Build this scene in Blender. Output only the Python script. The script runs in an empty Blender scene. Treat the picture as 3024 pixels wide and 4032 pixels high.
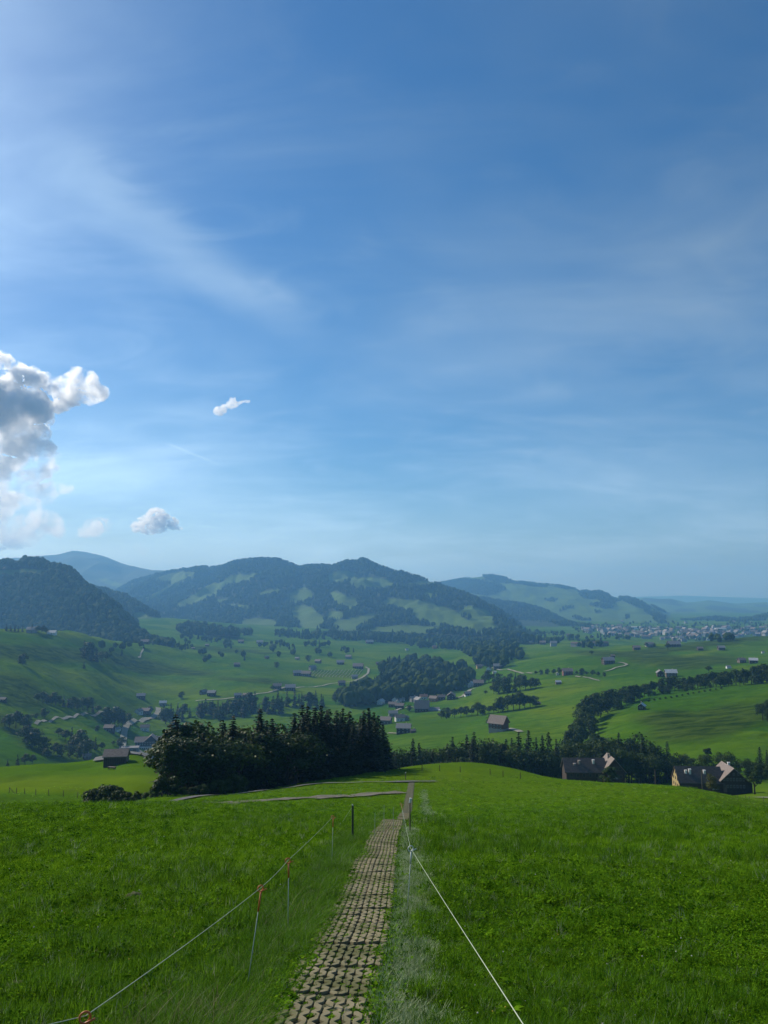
import bpy, bmesh, math, random
import numpy as np
from mathutils import Vector, Matrix, Euler

sc = bpy.context.scene
rnd = random.Random(11)
rng = np.random.default_rng(5)
col = sc.collection

# ------------------------------------------------------------------ camera, sky, sun, exposure
F, CU, CV = 3028.0, 1512.0, 2016.0          # focal length and centre of the 3024 x 4032 photograph
PITCH = math.radians(6.2)
EYE = 1.7
cam = bpy.data.cameras.new('camera'); camo = bpy.data.objects.new('camera', cam); col.objects.link(camo)
cam.lens = 36 * F / 4032; cam.sensor_width = 36; cam.clip_start = 0.1; cam.clip_end = 120000
camo.location = (0, 0, EYE); camo.rotation_euler = (math.pi / 2 + PITCH, 0, 0)
sc.camera = camo

SUN_AZ, SUN_EL = math.radians(-51), math.radians(34)      # azimuth from +Y, negative = left of the view
sun_pos = Vector((math.sin(SUN_AZ) * math.cos(SUN_EL), math.cos(SUN_AZ) * math.cos(SUN_EL), math.sin(SUN_EL)))
sl = bpy.data.lights.new('sun', 'SUN'); sl.energy = 5.0; sl.angle = math.radians(0.6); sl.color = (1.0, 0.93, 0.80)
so = bpy.data.objects.new('sun', sl); col.objects.link(so)
so.rotation_euler = (-sun_pos).to_track_quat('-Z', 'Y').to_euler()
so.location = (-40, 30, 60)

sc.view_settings.view_transform = 'Standard'; sc.view_settings.look = 'None'
sc.view_settings.gamma = 1.0; sc.view_settings.use_curve_mapping = False
sc.view_settings.exposure = 0.0

def pix_dir(u, v):
    a = (u - CU) / F; b = (CV - v) / F
    y = math.cos(PITCH) - b * math.sin(PITCH); z = math.sin(PITCH) + b * math.cos(PITCH)
    return a / y, z / y

world = bpy.data.worlds.new('World'); sc.world = world; world.use_nodes = True
nt = world.node_tree; nt.nodes.clear()
def N(t, typ, **kw):
    n = t.nodes.new(typ)
    for k, v in kw.items(): setattr(n, k, v)
    return n
def math_node(t, op, a, b=None, c=None, clamp=False):
    n = N(t, 'ShaderNodeMath', operation=op, use_clamp=clamp)
    for i, x in enumerate((a, b, c)):
        if x is None: continue
        if isinstance(x, (int, float)): n.inputs[i].default_value = x
        else: t.links.new(x, n.inputs[i])
    return n.outputs[0]
def ramp(t, fac, stops, interp='LINEAR'):
    n = N(t, 'ShaderNodeValToRGB'); n.color_ramp.interpolation = interp
    e = n.color_ramp.elements
    while len(e) < len(stops): e.new(0.5)
    for el, (p, c) in zip(e, stops):
        el.position = p; el.color = (c, c, c, 1) if isinstance(c, (int, float)) else (*c, 1)
    t.links.new(fac, n.inputs[0]); return n.outputs[0]
def mixc(t, fac, a, b):
    n = N(t, 'ShaderNodeMix', data_type='RGBA')
    for s, x in ((0, fac), (6, a), (7, b)):
        if isinstance(x, (int, float)): n.inputs[s].default_value = x
        elif isinstance(x, tuple): n.inputs[s].default_value = (*x, 1)
        else: t.links.new(x, n.inputs[s])
    return n.outputs[2]

sky = N(nt, 'ShaderNodeTexSky', sky_type='NISHITA', sun_disc=False)
sky.sun_elevation = SUN_EL; sky.sun_rotation = SUN_AZ; sky.altitude = 900
sky.air_density = 1.15; sky.dust_density = 1.35; sky.ozone_density = 6.0
tc = N(nt, 'ShaderNodeTexCoord')
sep = N(nt, 'ShaderNodeSeparateXYZ'); nt.links.new(tc.outputs['Generated'], sep.inputs[0])
zz = math_node(nt, 'ADD', math_node(nt, 'MAXIMUM', sep.outputs[2], 0.0), 0.24)
px = math_node(nt, 'DIVIDE', sep.outputs[0], zz); py = math_node(nt, 'DIVIDE', sep.outputs[1], zz)
comb = N(nt, 'ShaderNodeCombineXYZ'); nt.links.new(px, comb.inputs[0]); nt.links.new(py, comb.inputs[1])
def layer_point(u, v):
    sx, sz = pix_dir(u, v); n = math.sqrt(sx * sx + 1 + sz * sz)
    k = max(sz / n, 0) + 0.24
    return np.array([sx / n / k, 1 / n / k])
def cirrus(scale, rot, stretch, detail, lo, hi, dist=0.6, loc=(0, 0, 0)):
    mp = N(nt, 'ShaderNodeMapping'); mp.inputs['Rotation'].default_value = (0, 0, rot)
    mp.inputs['Scale'].default_value = (1, stretch, 1); mp.inputs['Location'].default_value = loc
    nt.links.new(comb.outputs[0], mp.inputs[0])
    nz = N(nt, 'ShaderNodeTexNoise'); nz.inputs['Scale'].default_value = scale; nz.inputs['Detail'].default_value = detail
    nz.inputs['Roughness'].default_value = 0.55; nz.inputs['Distortion'].default_value = dist
    nt.links.new(mp.outputs[0], nz.inputs[0])
    return ramp(nt, nz.outputs[0], [(lo, 0.0), (hi, 1.0)], 'EASE')
c1 = cirrus(1.15, math.radians(40), 2.0, 7, 0.40, 0.82)
c2 = cirrus(3.2, math.radians(62), 1.8, 8, 0.45, 0.85, 1.1, (3.1, 1.7, 0))
c3 = cirrus(0.7, math.radians(20), 1.3, 4, 0.35, 0.75, 0.3, (7, 2, 0))
# one long contrail-fed streak of cirrus and one short contrail, as bands in the cloud layer's plane
def band(pa, pb, width, noise, sharp=1.0):
    a, b = layer_point(*pa), layer_point(*pb); d = b - a; L = np.linalg.norm(d); d = d / L
    dx = math_node(nt, 'SUBTRACT', px, float(a[0])); dy = math_node(nt, 'SUBTRACT', py, float(a[1]))
    al = math_node(nt, 'ADD', math_node(nt, 'MULTIPLY', dx, float(d[0])), math_node(nt, 'MULTIPLY', dy, float(d[1])))
    pe = math_node(nt, 'ADD', math_node(nt, 'MULTIPLY', dx, float(-d[1])), math_node(nt, 'MULTIPLY', dy, float(d[0])))
    pe = math_node(nt, 'ADD', pe, math_node(nt, 'MULTIPLY', math_node(nt, 'SUBTRACT', noise, 0.5), width * 0.7))
    w = math_node(nt, 'DIVIDE', math_node(nt, 'ABSOLUTE', pe), width)
    m = ramp(nt, w, [(0.0, 1.0), (1.0, 0.0)], 'EASE')
    t = math_node(nt, 'DIVIDE', al, float(L))
    e = ramp(nt, t, [(0.0, 0.0), (0.18, 1.0), (0.6, 0.8), (1.0, 0.0)], 'EASE')
    return math_node(nt, 'MULTIPLY', m, e)
s1 = band((150, 560), (1330, 1360), 0.105, c2)
s2 = band((640, 1735), (910, 1848), 0.014, c2)
s3 = band((260, 1640), (800, 1800), 0.09, c2)
tot = math_node(nt, 'MULTIPLY', c1, 0.40)
tot = math_node(nt, 'ADD', tot, math_node(nt, 'MULTIPLY', c2, 0.16))
tot = math_node(nt, 'ADD', tot, math_node(nt, 'MULTIPLY', c3, 0.34))
tot = math_node(nt, 'ADD', tot, math_node(nt, 'MULTIPLY', s1, 0.34))
tot = math_node(nt, 'ADD', tot, math_node(nt, 'MULTIPLY', s2, 0.16))
tot = math_node(nt, 'ADD', tot, math_node(nt, 'MULTIPLY', s3, 0.12))
tot = math_node(nt, 'MINIMUM', math_node(nt, 'ADD', tot, 0.07), 0.8)
hsv = N(nt, 'ShaderNodeHueSaturation'); hsv.inputs['Saturation'].default_value = 1.31; nt.links.new(sky.outputs[0], hsv.inputs['Color'])
lum = N(nt, 'ShaderNodeRGBToBW'); nt.links.new(sky.outputs[0], lum.inputs[0])
cl = N(nt, 'ShaderNodeVectorMath', operation='SCALE'); cl.inputs[0].default_value = (1.45, 2.05, 2.75); nt.links.new(lum.outputs[0], cl.inputs[3])   # thin ice cloud brightens with the sky around it
skyc = mixc(nt, tot, hsv.outputs[0], cl.outputs[0])
bg = N(nt, 'ShaderNodeBackground'); bg.inputs[1].default_value = 0.096
nt.links.new(skyc, bg.inputs[0])
wo = N(nt, 'ShaderNodeOutputWorld'); nt.links.new(bg.outputs[0], wo.inputs[0])

cy = sc.cycles
cy.use_denoising = True; cy.max_bounces = 10; cy.diffuse_bounces = 2; cy.glossy_bounces = 2
cy.transmission_bounces = 2; cy.volume_bounces = 9; cy.transparent_max_bounces = 8
cy.use_adaptive_sampling = True; cy.adaptive_threshold = 0.02
cy.sample_clamp_indirect = 4

# ------------------------------------------------------------------ helpers
def P(u, v, Y):
    sx, sz = pix_dir(u, v); return sx * Y, Y, EYE + sz * Y
def proj(x, y, z):
    z = z - EYE; c, s = math.cos(PITCH), math.sin(PITCH)
    d = y * c + z * s; up = -y * s + z * c
    return CU + F * x / d, CV - F * up / d
def sstep(a, b, x):
    t = np.clip((np.asarray(x, float) - a) / (b - a), 0, 1); return t * t * (3 - 2 * t)
_perm = np.random.default_rng(3).permutation(512)
_perm = np.concatenate([_perm, _perm, _perm])
_g3 = np.random.default_rng(4).normal(size=(512, 3)); _g3 /= np.linalg.norm(_g3, axis=1)[:, None]
def noise3(p):
    p = np.asarray(p, float); i = np.floor(p).astype(int); f = p - i; w = f * f * f * (f * (f * 6 - 15) + 10)
    r = 0
    for dx in (0, 1):
        for dy in (0, 1):
            for dz in (0, 1):
                h = _perm[(_perm[(_perm[(i[..., 0] + dx) & 511] + i[..., 1] + dy) & 511] + i[..., 2] + dz) & 511]
                g = _g3[h]
                d = (g[..., 0] * (f[..., 0] - dx) + g[..., 1] * (f[..., 1] - dy) + g[..., 2] * (f[..., 2] - dz))
                k = (w[..., 0] if dx else 1 - w[..., 0]) * (w[..., 1] if dy else 1 - w[..., 1]) * (w[..., 2] if dz else 1 - w[..., 2])
                r = r + d * k
    return r * 1.6
def noise2(x, y, seed=0.0):
    return noise3(np.stack([np.asarray(x, float), np.asarray(y, float), np.full(np.shape(x), seed + 0.37)], -1))
def fbm2(x, y, octs=4, seed=0.0, gain=0.5):
    r = 0; a = 1; f = 1
    for k in range(octs):
        r = r + a * noise2(np.asarray(x) * f, np.asarray(y) * f, seed + 7.3 * k); a *= gain; f *= 2.03
    return r

def mesh_np(name, verts, faces, mats=(), smooth=True, fmat=None, attrs=None):
    """verts (n,3); faces (m,3|4) array or a list of index lists"""
    me = bpy.data.meshes.new(name)
    verts = np.asarray(verts, np.float32)
    if isinstance(faces, np.ndarray):
        k = faces.shape[1]
        me.vertices.add(len(verts)); me.vertices.foreach_set('co', verts.ravel())
        me.loops.add(faces.size); me.loops.foreach_set('vertex_index', faces.astype(np.int32).ravel())
        me.polygons.add(len(faces)); me.polygons.foreach_set('loop_start', np.arange(0, faces.size, k, dtype=np.int32))
        me.update(calc_edges=True)
    else:
        me.from_pydata(verts.tolist(), [], faces); me.update()
    for m in mats: me.materials.append(m)
    if fmat is not None: me.polygons.foreach_set('material_index', np.asarray(fmat, np.int32))
    me.polygons.foreach_set('use_smooth', np.full(len(me.polygons), smooth))
    for k, arr in (attrs or {}).items():
        a = me.attributes.new(k, 'FLOAT', 'POINT'); a.data.foreach_set('value', np.asarray(arr, np.float32).ravel())
    me.validate()
    return me
def link(name, data, parent=None, loc=None, rot=None, scale=None):
    o = bpy.data.objects.new(name, data); col.objects.link(o)
    if parent: o.parent = parent
    if loc is not None: o.location = loc
    if rot is not None: o.rotation_euler = rot
    if scale is not None: o.scale = (scale,) * 3 if isinstance(scale, (int, float)) else scale
    return o
def tag(o, label=None, cat=None, group=None, kind=None):
    if label: o['label'] = label
    if cat: o['category'] = cat
    if group: o['group'] = group
    if kind: o['kind'] = kind
    return o
ORD = ['first', 'second', 'third', 'fourth', 'fifth', 'sixth', 'seventh', 'eighth', 'ninth', 'tenth']
def ordinal(n):
    if n <= 10: return ORD[n - 1]
    return f"{n}{'th' if 10 < n % 100 < 14 else {1: 'st', 2: 'nd', 3: 'rd'}.get(n % 10, 'th')}"

class MB:
    """collects simple solids into one mesh"""
    def __init__(s): s.v = []; s.f = []; s.m = []
    def add(s, v, f, m=0):
        b = len(s.v); s.v += [tuple(x) for x in v]; s.f += [[i + b for i in q] for q in f]; s.m += [m] * len(f)
    def box(s, x0, x1, y0, y1, z0, z1, m=0):
        s.add([(x0, y0, z0), (x1, y0, z0), (x1, y1, z0), (x0, y1, z0), (x0, y0, z1), (x1, y0, z1), (x1, y1, z1), (x0, y1, z1)],
              [(0, 3, 2, 1), (4, 5, 6, 7), (0, 1, 5, 4), (1, 2, 6, 5), (2, 3, 7, 6), (3, 0, 4, 7)], m)
    def prism(s, poly, axis, a, b, m=0):
        """poly of 2-D points extruded along an axis ('x' or 'y') from a to b"""
        n = len(poly); T = (lambda p, t: (t, p[0], p[1])) if axis == 'x' else (lambda p, t: (p[0], t, p[1]))
        s.add([T(p, a) for p in poly] + [T(p, b) for p in poly],
              [list(range(n))[::-1], list(range(n, 2 * n))] + [(i, (i + 1) % n, n + (i + 1) % n, n + i) for i in range(n)], m)
    def tube(s, pts, rad, n=6, m=0, cap=True):
        pts = [Vector(p) for p in pts]; k = len(pts); rad = rad if isinstance(rad, (list, tuple)) else [rad] * k
        b = len(s.v); up = None
        for i, p in enumerate(pts):
            t = (pts[min(i + 1, k - 1)] - pts[max(i - 1, 0)]).normalized()
            if up is None: up = t.orthogonal().normalized()
            up = (up - t * up.dot(t)).normalized(); w = t.cross(up)
            for j in range(n):
                a = 2 * math.pi * j / n
                s.v.append(tuple(p + (up * math.cos(a) + w * math.sin(a)) * rad[i]))
        for i in range(k - 1):
            for j in range(n):
                s.f.append([b + i * n + j, b + i * n + (j + 1) % n, b + (i + 1) * n + (j + 1) % n, b + (i + 1) * n + j]); s.m.append(m)
        if cap:
            s.f.append([b + j for j in range(n)][::-1]); s.m.append(m)
            s.f.append([b + (k - 1) * n + j for j in range(n)]); s.m.append(m)
    def mesh(s, name, mats, smooth=False):
        return mesh_np(name, s.v, s.f, mats, smooth, s.m)
    def obj(s, name, mats, parent=None, smooth=False, **kw):
        return link(name, s.mesh(name, mats if isinstance(mats, (list, tuple)) else [mats], smooth), parent, **kw)

# ------------------------------------------------------------------ materials
def new_mat(name):
    m = bpy.data.materials.new(name); m.use_nodes = True; t = m.node_tree; t.nodes.clear()
    out = N(t, 'ShaderNodeOutputMaterial'); return m, t, out
def plain(name, c1, c2=None, scale=3.0, rough=0.8, spec=0.3, stretch=(1, 1, 1), bump=0.0, metallic=0.0, coord='Object', detail=4):
    m, t, out = new_mat(name); b = N(t, 'ShaderNodeBsdfPrincipled')
    b.inputs['Roughness'].default_value = rough; b.inputs['Specular IOR Level'].default_value = spec; b.inputs['Metallic'].default_value = metallic
    if c2 is None: c2 = tuple(x * 0.75 for x in c1)
    tcn = N(t, 'ShaderNodeTexCoord'); mp = N(t, 'ShaderNodeMapping'); mp.inputs['Scale'].default_value = stretch
    t.links.new(tcn.outputs[coord], mp.inputs[0])
    nz = N(t, 'ShaderNodeTexNoise'); nz.inputs['Scale'].default_value = scale; nz.inputs['Detail'].default_value = detail
    t.links.new(mp.outputs[0], nz.inputs[0])
    t.links.new(mixc(t, ramp(t, nz.outputs[0], [(0.3, 0.0), (0.7, 1.0)]), c1, c2), b.inputs['Base Color'])
    if bump:
        bn = N(t, 'ShaderNodeBump'); bn.inputs['Strength'].default_value = bump; bn.inputs['Distance'].default_value = 0.02
        t.links.new(nz.outputs[0], bn.inputs['Height']); t.links.new(bn.outputs[0], b.inputs['Normal'])
    t.links.new(b.outputs[0], out.inputs[0]); return m
def leaf(name, c1, c2, trans=0.35, rough=0.55, spec=0.3, scale=0.6, glint_or_green=None):
    m, t, out = new_mat(name); b = N(t, 'ShaderNodeBsdfPrincipled'); tr = N(t, 'ShaderNodeBsdfTranslucent'); mx = N(t, 'ShaderNodeMixShader')
    oi = N(t, 'ShaderNodeObjectInfo'); tcn = N(t, 'ShaderNodeTexCoord')
    nz = N(t, 'ShaderNodeTexNoise'); nz.inputs['Scale'].default_value = scale; nz.inputs['Detail'].default_value = 2
    t.links.new(tcn.outputs['Object'], nz.inputs[0])
    f = math_node(t, 'ADD', math_node(t, 'MULTIPLY', nz.outputs[0], 0.7), math_node(t, 'MULTIPLY', oi.outputs['Random'], 0.6))
    c = mixc(t, ramp(t, f, [(0.35, 0.0), (0.95, 1.0)]), c1, c2)
    if glint_or_green:
        r2 = math_node(t, 'FRACT', math_node(t, 'MULTIPLY', oi.outputs['Random'], 17.31))
        c = mixc(t, ramp(t, r2, [(glint_or_green[1], 0.0), (glint_or_green[1] + 0.02, 1.0)]), c, glint_or_green[0])
    t.links.new(c, b.inputs['Base Color']); b.inputs['Roughness'].default_value = rough; b.inputs['Specular IOR Level'].default_value = spec * 0.25
    hs = N(t, 'ShaderNodeHueSaturation'); hs.inputs['Value'].default_value = 1.25; hs.inputs['Hue'].default_value = 0.485; t.links.new(c, hs.inputs['Color'])
    t.links.new(hs.outputs[0], tr.inputs[0]); mx.inputs[0].default_value = trans
    t.links.new(b.outputs[0], mx.inputs[1]); t.links.new(tr.outputs[0], mx.inputs[2]); t.links.new(mx.outputs[0], out.inputs[0])
    return m

M = {}
M['timber'] = plain('dark timber', (0.075, 0.052, 0.038), (0.038, 0.027, 0.020), 2.0, 0.85, stretch=(6, 6, 0.4))
M['timber2'] = plain('weathered timber', (0.16, 0.12, 0.088), (0.09, 0.066, 0.050), 2.0, 0.85, stretch=(6, 6, 0.4))
M['white'] = plain('white render', (0.70, 0.70, 0.68), (0.58, 0.58, 0.56), 1.0, 0.8)
M['town_wall'] = plain('dull town wall', (0.40, 0.40, 0.39), (0.28, 0.28, 0.275), 0.4, 0.85)
M['grey_wall'] = plain('grey shingle wall', (0.26, 0.26, 0.26), (0.17, 0.17, 0.17), 2.0, 0.85)
M['orange_wall'] = plain('orange painted wall', (0.50, 0.22, 0.07), (0.40, 0.17, 0.06), 1.0, 0.8)
M['yellow_wall'] = plain('yellow painted wall', (0.40, 0.31, 0.13), (0.34, 0.26, 0.11), 1.0, 0.8)
M['red_wall'] = plain('red brown shingle wall', (0.22, 0.09, 0.055), (0.13, 0.055, 0.035), 2.0, 0.85)
M['roof_brown'] = plain('brown tile roof', (0.25, 0.20, 0.17), (0.16, 0.125, 0.108), 1.4, 0.75, stretch=(1, 1, 3))
M['roof_grey'] = plain('grey slate roof', (0.27, 0.26, 0.255), (0.18, 0.175, 0.17), 1.4, 0.7, stretch=(1, 1, 3))
M['roof_dark'] = plain('dark old tile roof', (0.115, 0.095, 0.082), (0.065, 0.054, 0.048), 1.4, 0.8, stretch=(1, 1, 3))
M['roof_pale'] = plain('pale metal roof', (0.52, 0.53, 0.54), (0.40, 0.41, 0.42), 1.0, 0.5)
M['roof_red'] = plain('clay tile roof', (0.30, 0.16, 0.11), (0.20, 0.11, 0.08), 1.4, 0.75, stretch=(1, 1, 3))
M['glass'] = plain('window glass', (0.03, 0.035, 0.04), (0.02, 0.025, 0.03), 1.0, 0.12, 0.6)
M['frame_white'] = plain('white window frame', (0.72, 0.72, 0.70), (0.66, 0.66, 0.64), 1.0, 0.6)
M['brick'] = plain('chimney render', (0.42, 0.36, 0.31), (0.30, 0.25, 0.22), 4.0, 0.9)
M['bark'] = plain('bark', (0.075, 0.055, 0.04), (0.035, 0.027, 0.02), 5.0, 0.95, stretch=(1, 1, 0.3))
M['post_wood'] = plain('grey fence wood', (0.16, 0.125, 0.09), (0.08, 0.062, 0.045), 8.0, 0.9, stretch=(1, 1, 0.2))
M['asphalt'] = plain('farm road asphalt', (0.125, 0.122, 0.115), (0.075, 0.078, 0.07), 0.6, 0.9)
M['gravel'] = plain('pale gravel track', (0.27, 0.26, 0.205), (0.18, 0.175, 0.13), 0.5, 0.95)
M['dirt'] = plain('bare dirt', (0.19, 0.165, 0.12), (0.075, 0.07, 0.042), 0.9, 0.95, bump=0.5, detail=8)
M['spruce'] = leaf('spruce needles', (0.007, 0.016, 0.005), (0.017, 0.033, 0.009), 0.08, 0.6)
M['broad'] = leaf('broad leaves', (0.018, 0.040, 0.006), (0.050, 0.082, 0.012), 0.22, 0.5)
M['autumn'] = leaf('yellowing leaves', (0.085, 0.095, 0.018), (0.13, 0.105, 0.022), 0.28, 0.5)
M['far_spruce'] = leaf('far spruce needles', (0.012, 0.024, 0.010), (0.024, 0.044, 0.015), 0.05, 0.8, 0.1)
M['far_broad'] = leaf('far broad leaves', (0.024, 0.046, 0.011), (0.052, 0.080, 0.017), 0.10, 0.8, 0.1)
# ------------------------------------------------------------------ terrain: one height field from surveyed points
OFF = 20.0
ctrl = []                                  # (x, y, z)
for s in (-1.0, -0.6, -0.3, 0.0, 0.3, 0.6, 1.0):
    for Y in (-16, -8, 0, 6, 12, 20, 30):
        ctrl.append((s * (Y + OFF), Y, -0.225 * Y))
survey = {   # photograph column -> (row, distance) where the ground is seen; ('z', distance, height) where it is hidden
 -500: [(3195, 55), ('z', 100, -29), (3172, 150), (3060, 235), (3045, 255), ('z', 330, -80), (2980, 480), (2900, 600), (2800, 690), (2700, 790), (2600, 900), (2520, 1020), (2470, 1150), ('z', 1600, -80), ('z', 2400, -100)],
 0: [(3172, 50), ('z', 95, -27), (3163, 140), (3110, 172), (3060, 220), (3028, 255), ('z', 330, -82), (2965, 510), (2900, 600), (2800, 690), (2700, 790), (2600, 910), (2530, 1050), (2482, 1150), ('z', 1500, -95), ('z', 2200, -110)],
 250: [(3170, 50), ('z', 95, -27), (3160, 140), (3100, 175), (3050, 220), (3008, 262), ('z', 340, -86), (2965, 590), (2900, 680), (2800, 800), (2700, 920), (2620, 1040), (2550, 1180), (2497, 1270), ('z', 1600, -105)],
 400: [(3166, 52), ('z', 95, -26.6), (3155, 135), (3080, 190), (3020, 240), (2990, 272), ('z', 350, -88), ('z', 500, -127), (2950, 660), (2880, 780), (2800, 900), (2700, 1020), (2620, 1160), (2560, 1300), (2516, 1400), ('z', 1750, -118)],
 600: [(3162, 55), (3152, 105), (3085, 185), (3020, 235), (2985, 275), ('z', 350, -90), ('z', 550, -140), (2965, 790), (2880, 900), (2800, 1030), (2700, 1190), (2620, 1350), (2570, 1480), (2545, 1560), (2500, 2100), (2440, 2600)],
 800: [(3160, 60), (3148, 100), ('z', 170, -45), ('z', 270, -78), ('z', 500, -130), ('z', 760, -152), (2820, 980), (2740, 1100), (2660, 1290), (2600, 1500), (2550, 1850), (2500, 2250), (2460, 2600)],
 1000: [(3200, 45), (3160, 70), (3118, 115), ('z', 170, -41), ('z', 260, -72), ('z', 450, -120), ('z', 700, -148), (2780, 1000), (2720, 1120), (2650, 1350), (2600, 1600), (2550, 1950), (2510, 2350), (2480, 2700)],
 1250: [(3290, 22), (3200, 55), (3150, 80), (3085, 125), ('z', 180, -39.5), ('z', 260, -70), ('z', 450, -112), ('z', 700, -138), (2780, 1000), (2700, 1230), (2650, 1430), (2600, 1680), (2550, 2000), (2510, 2450), (2480, 2800)],
 1600: [(3235, 31), ('z', 50, -12.6), (3198, 78), (3150, 95), (3100, 115), (3075, 132), (3040, 165), (3020, 190), ('z', 240, -58), ('z', 330, -84), (2900, 620), (2840, 760), (2780, 960), (2700, 1230), (2640, 1480), (2580, 1850), (2530, 2350), (2490, 3000)],
 1800: [(3200, 60), (3120, 110), (3050, 160), (3012, 215), ('z', 260, -62), ('z', 380, -90), (2920, 560), (2850, 700), (2780, 900), (2740, 1050), (2680, 1250), (2620, 1500), (2560, 2000), (2520, 2500), (2490, 3000)],
 2000: [(3200, 60), (3120, 110), (3060, 160), (3030, 215), ('z', 270, -64), ('z', 370, -86), (2900, 530), (2810, 690), (2750, 830), (2690, 1020), (2640, 1230), (2590, 1550), (2550, 2000), (2515, 2500), (2490, 3000)],
 2200: [(3200, 60), (3110, 120), (3070, 190), ('z', 240, -57.5), ('z', 330, -78), (2900, 510), (2800, 650), (2720, 820), (2640, 1050), (2600, 1250), (2570, 1500), (2540, 1900), (2510, 2400), (2490, 3000)],
 2500: [(3200, 60), (3120, 110), (3088, 170), ('z', 240, -58), ('z', 320, -73), (2960, 390), (2880, 440), (2800, 520), (2778, 570), (2690, 780), (2640, 950), (2600, 1130), (2560, 1350), (2548, 1500), ('z', 1900, -122), (2490, 3000)],
 2750: [(3200, 58), (3130, 100), (3108, 150), ('z', 230, -56.5), ('z', 300, -68), (2960, 360), (2860, 430), (2780, 520), (2735, 585), (2670, 760), (2620, 960), (2580, 1180), (2545, 1380), (2530, 1500), ('z', 1950, -122), ('z', 3000, -138)],
 3000: [(3190, 45), ('z', 100, -26.6), (3157, 190), ('z', 230, -55), ('z', 300, -67), (2960, 350), (2850, 420), (2760, 505), (2705, 585), (2655, 730), (2610, 950), (2570, 1180), (2530, 1380), (2510, 1500), ('z', 2000, -122), ('z', 3000, -138)],
 3450: [(3190, 45), ('z', 100, -26.8), (3157, 190), ('z', 300, -66), (2960, 350), (2850, 420), (2740, 505), (2670, 585), (2640, 730), (2600, 950), (2560, 1180), (2520, 1380), (2500, 1500), ('z', 2000, -120), ('z', 3000, -138)],
}
for u, rows in survey.items():
    for r in rows:
        if r[0] == 'z':
            x = pix_dir(u, 2600)[0] * r[1]; ctrl.append((x, r[1], r[2]))
        else: ctrl.append(P(u, r[0], r[1]))
for u in (-700, 0, 800, 1600, 2400, 3100, 3700):
    for Y, z in ((4000, -141), (6000, -147), (9000, -150), (12500, -152), (17000, -155)):
        ctrl.append((pix_dir(u, 2400)[0] * Y, Y, z))
ctrl = np.array(ctrl)
def warp(x, y):
    d = y + OFF; return np.stack([x / d * 2.2, np.log(d)], -1)
Q = warp(ctrl[:, 0], ctrl[:, 1]); qv = ctrl[:, 2] / (ctrl[:, 1] + OFF)
def tps(r2): return 0.5 * r2 * np.log(r2 + 1e-12)
n = len(Q); K = tps(((Q[:, None] - Q[None]) ** 2).sum(-1)) + np.eye(n) * 2e-4
Pm = np.c_[np.ones(n), Q]
A = np.block([[K, Pm], [Pm.T, np.zeros((3, 3))]])
wts = np.linalg.solve(A, np.r_[qv, np.zeros(3)])
NS, NT = 470, 800
S0, S1 = -1.0, 1.0
T0, T1 = math.log(4.0), math.log(16500 + OFF)
gs = np.linspace(S0, S1, NS); gt = np.linspace(T0, T1, NT)
gd = np.exp(gt)
GX = gs[None] * gd[:, None]; GY = np.repeat((gd - OFF)[:, None], NS, 1)
pts = np.stack([np.broadcast_to(gs * 2.2, (NT, NS)), np.repeat(gt[:, None], NS, 1)], -1).reshape(-1, 2)
GZ = np.empty(len(pts))
for i in range(0, len(pts), 20000):
    b = pts[i:i + 20000]
    GZ[i:i + 20000] = tps(((b[:, None] - Q[None]) ** 2).sum(-1)) @ wts[:n] + np.c_[np.ones(len(b)), b] @ wts[n:]
GZ = GZ.reshape(NT, NS) * gd[:, None]
# relief the survey does not carry: knolls, folds and cattle terraces on the far slopes, gentle unevenness in the near meadow
far = sstep(350, 900, GY) * (1 - sstep(3500, 6000, GY))
GZ += far * 4.0 * fbm2(GX / 140, GY / 110, 4, 1.0)
hill = np.exp(-((GX / (GY + OFF) + 0.36) / 0.20) ** 2) * sstep(420, 620, GY) * (1 - sstep(1500, 2200, GY))
folds = fbm2(GX / 75 + 0.35 * GY / 75, (GY + 0.3 * GX) / 26, 3, 5.0)
GZ += hill * 5.0 * folds
rslope = np.exp(-((GX / (GY + OFF) - 0.40) / 0.13) ** 2) * sstep(330, 400, GY) * (1 - sstep(560, 640, GY))
GZ += rslope * 1.5 * fbm2(GX / 25 + GY / 40, GY / 9, 3, 8.0)
past = np.exp(-((GX / (GY + OFF) + 0.42) / 0.14) ** 2) * sstep(120, 150, GY) * (1 - sstep(300, 340, GY))
GZ += past * 1.3 * fbm2(GX / 22 + GY / 60, GY / 14, 3, 9.0)
near = (1 - sstep(120, 260, GY))
GZ += near * (0.05 * fbm2(GX / 2.2, GY / 2.2, 3, 2.0) + 0.12 * noise2(GX / 9, GY / 7, 3.0) * sstep(4, 14, GY))
GZ += sstep(60, 100, GY) * (1 - sstep(250, 350, GY)) * 0.25 * fbm2(GX / 16, GY / 9, 2, 4.0)

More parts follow.
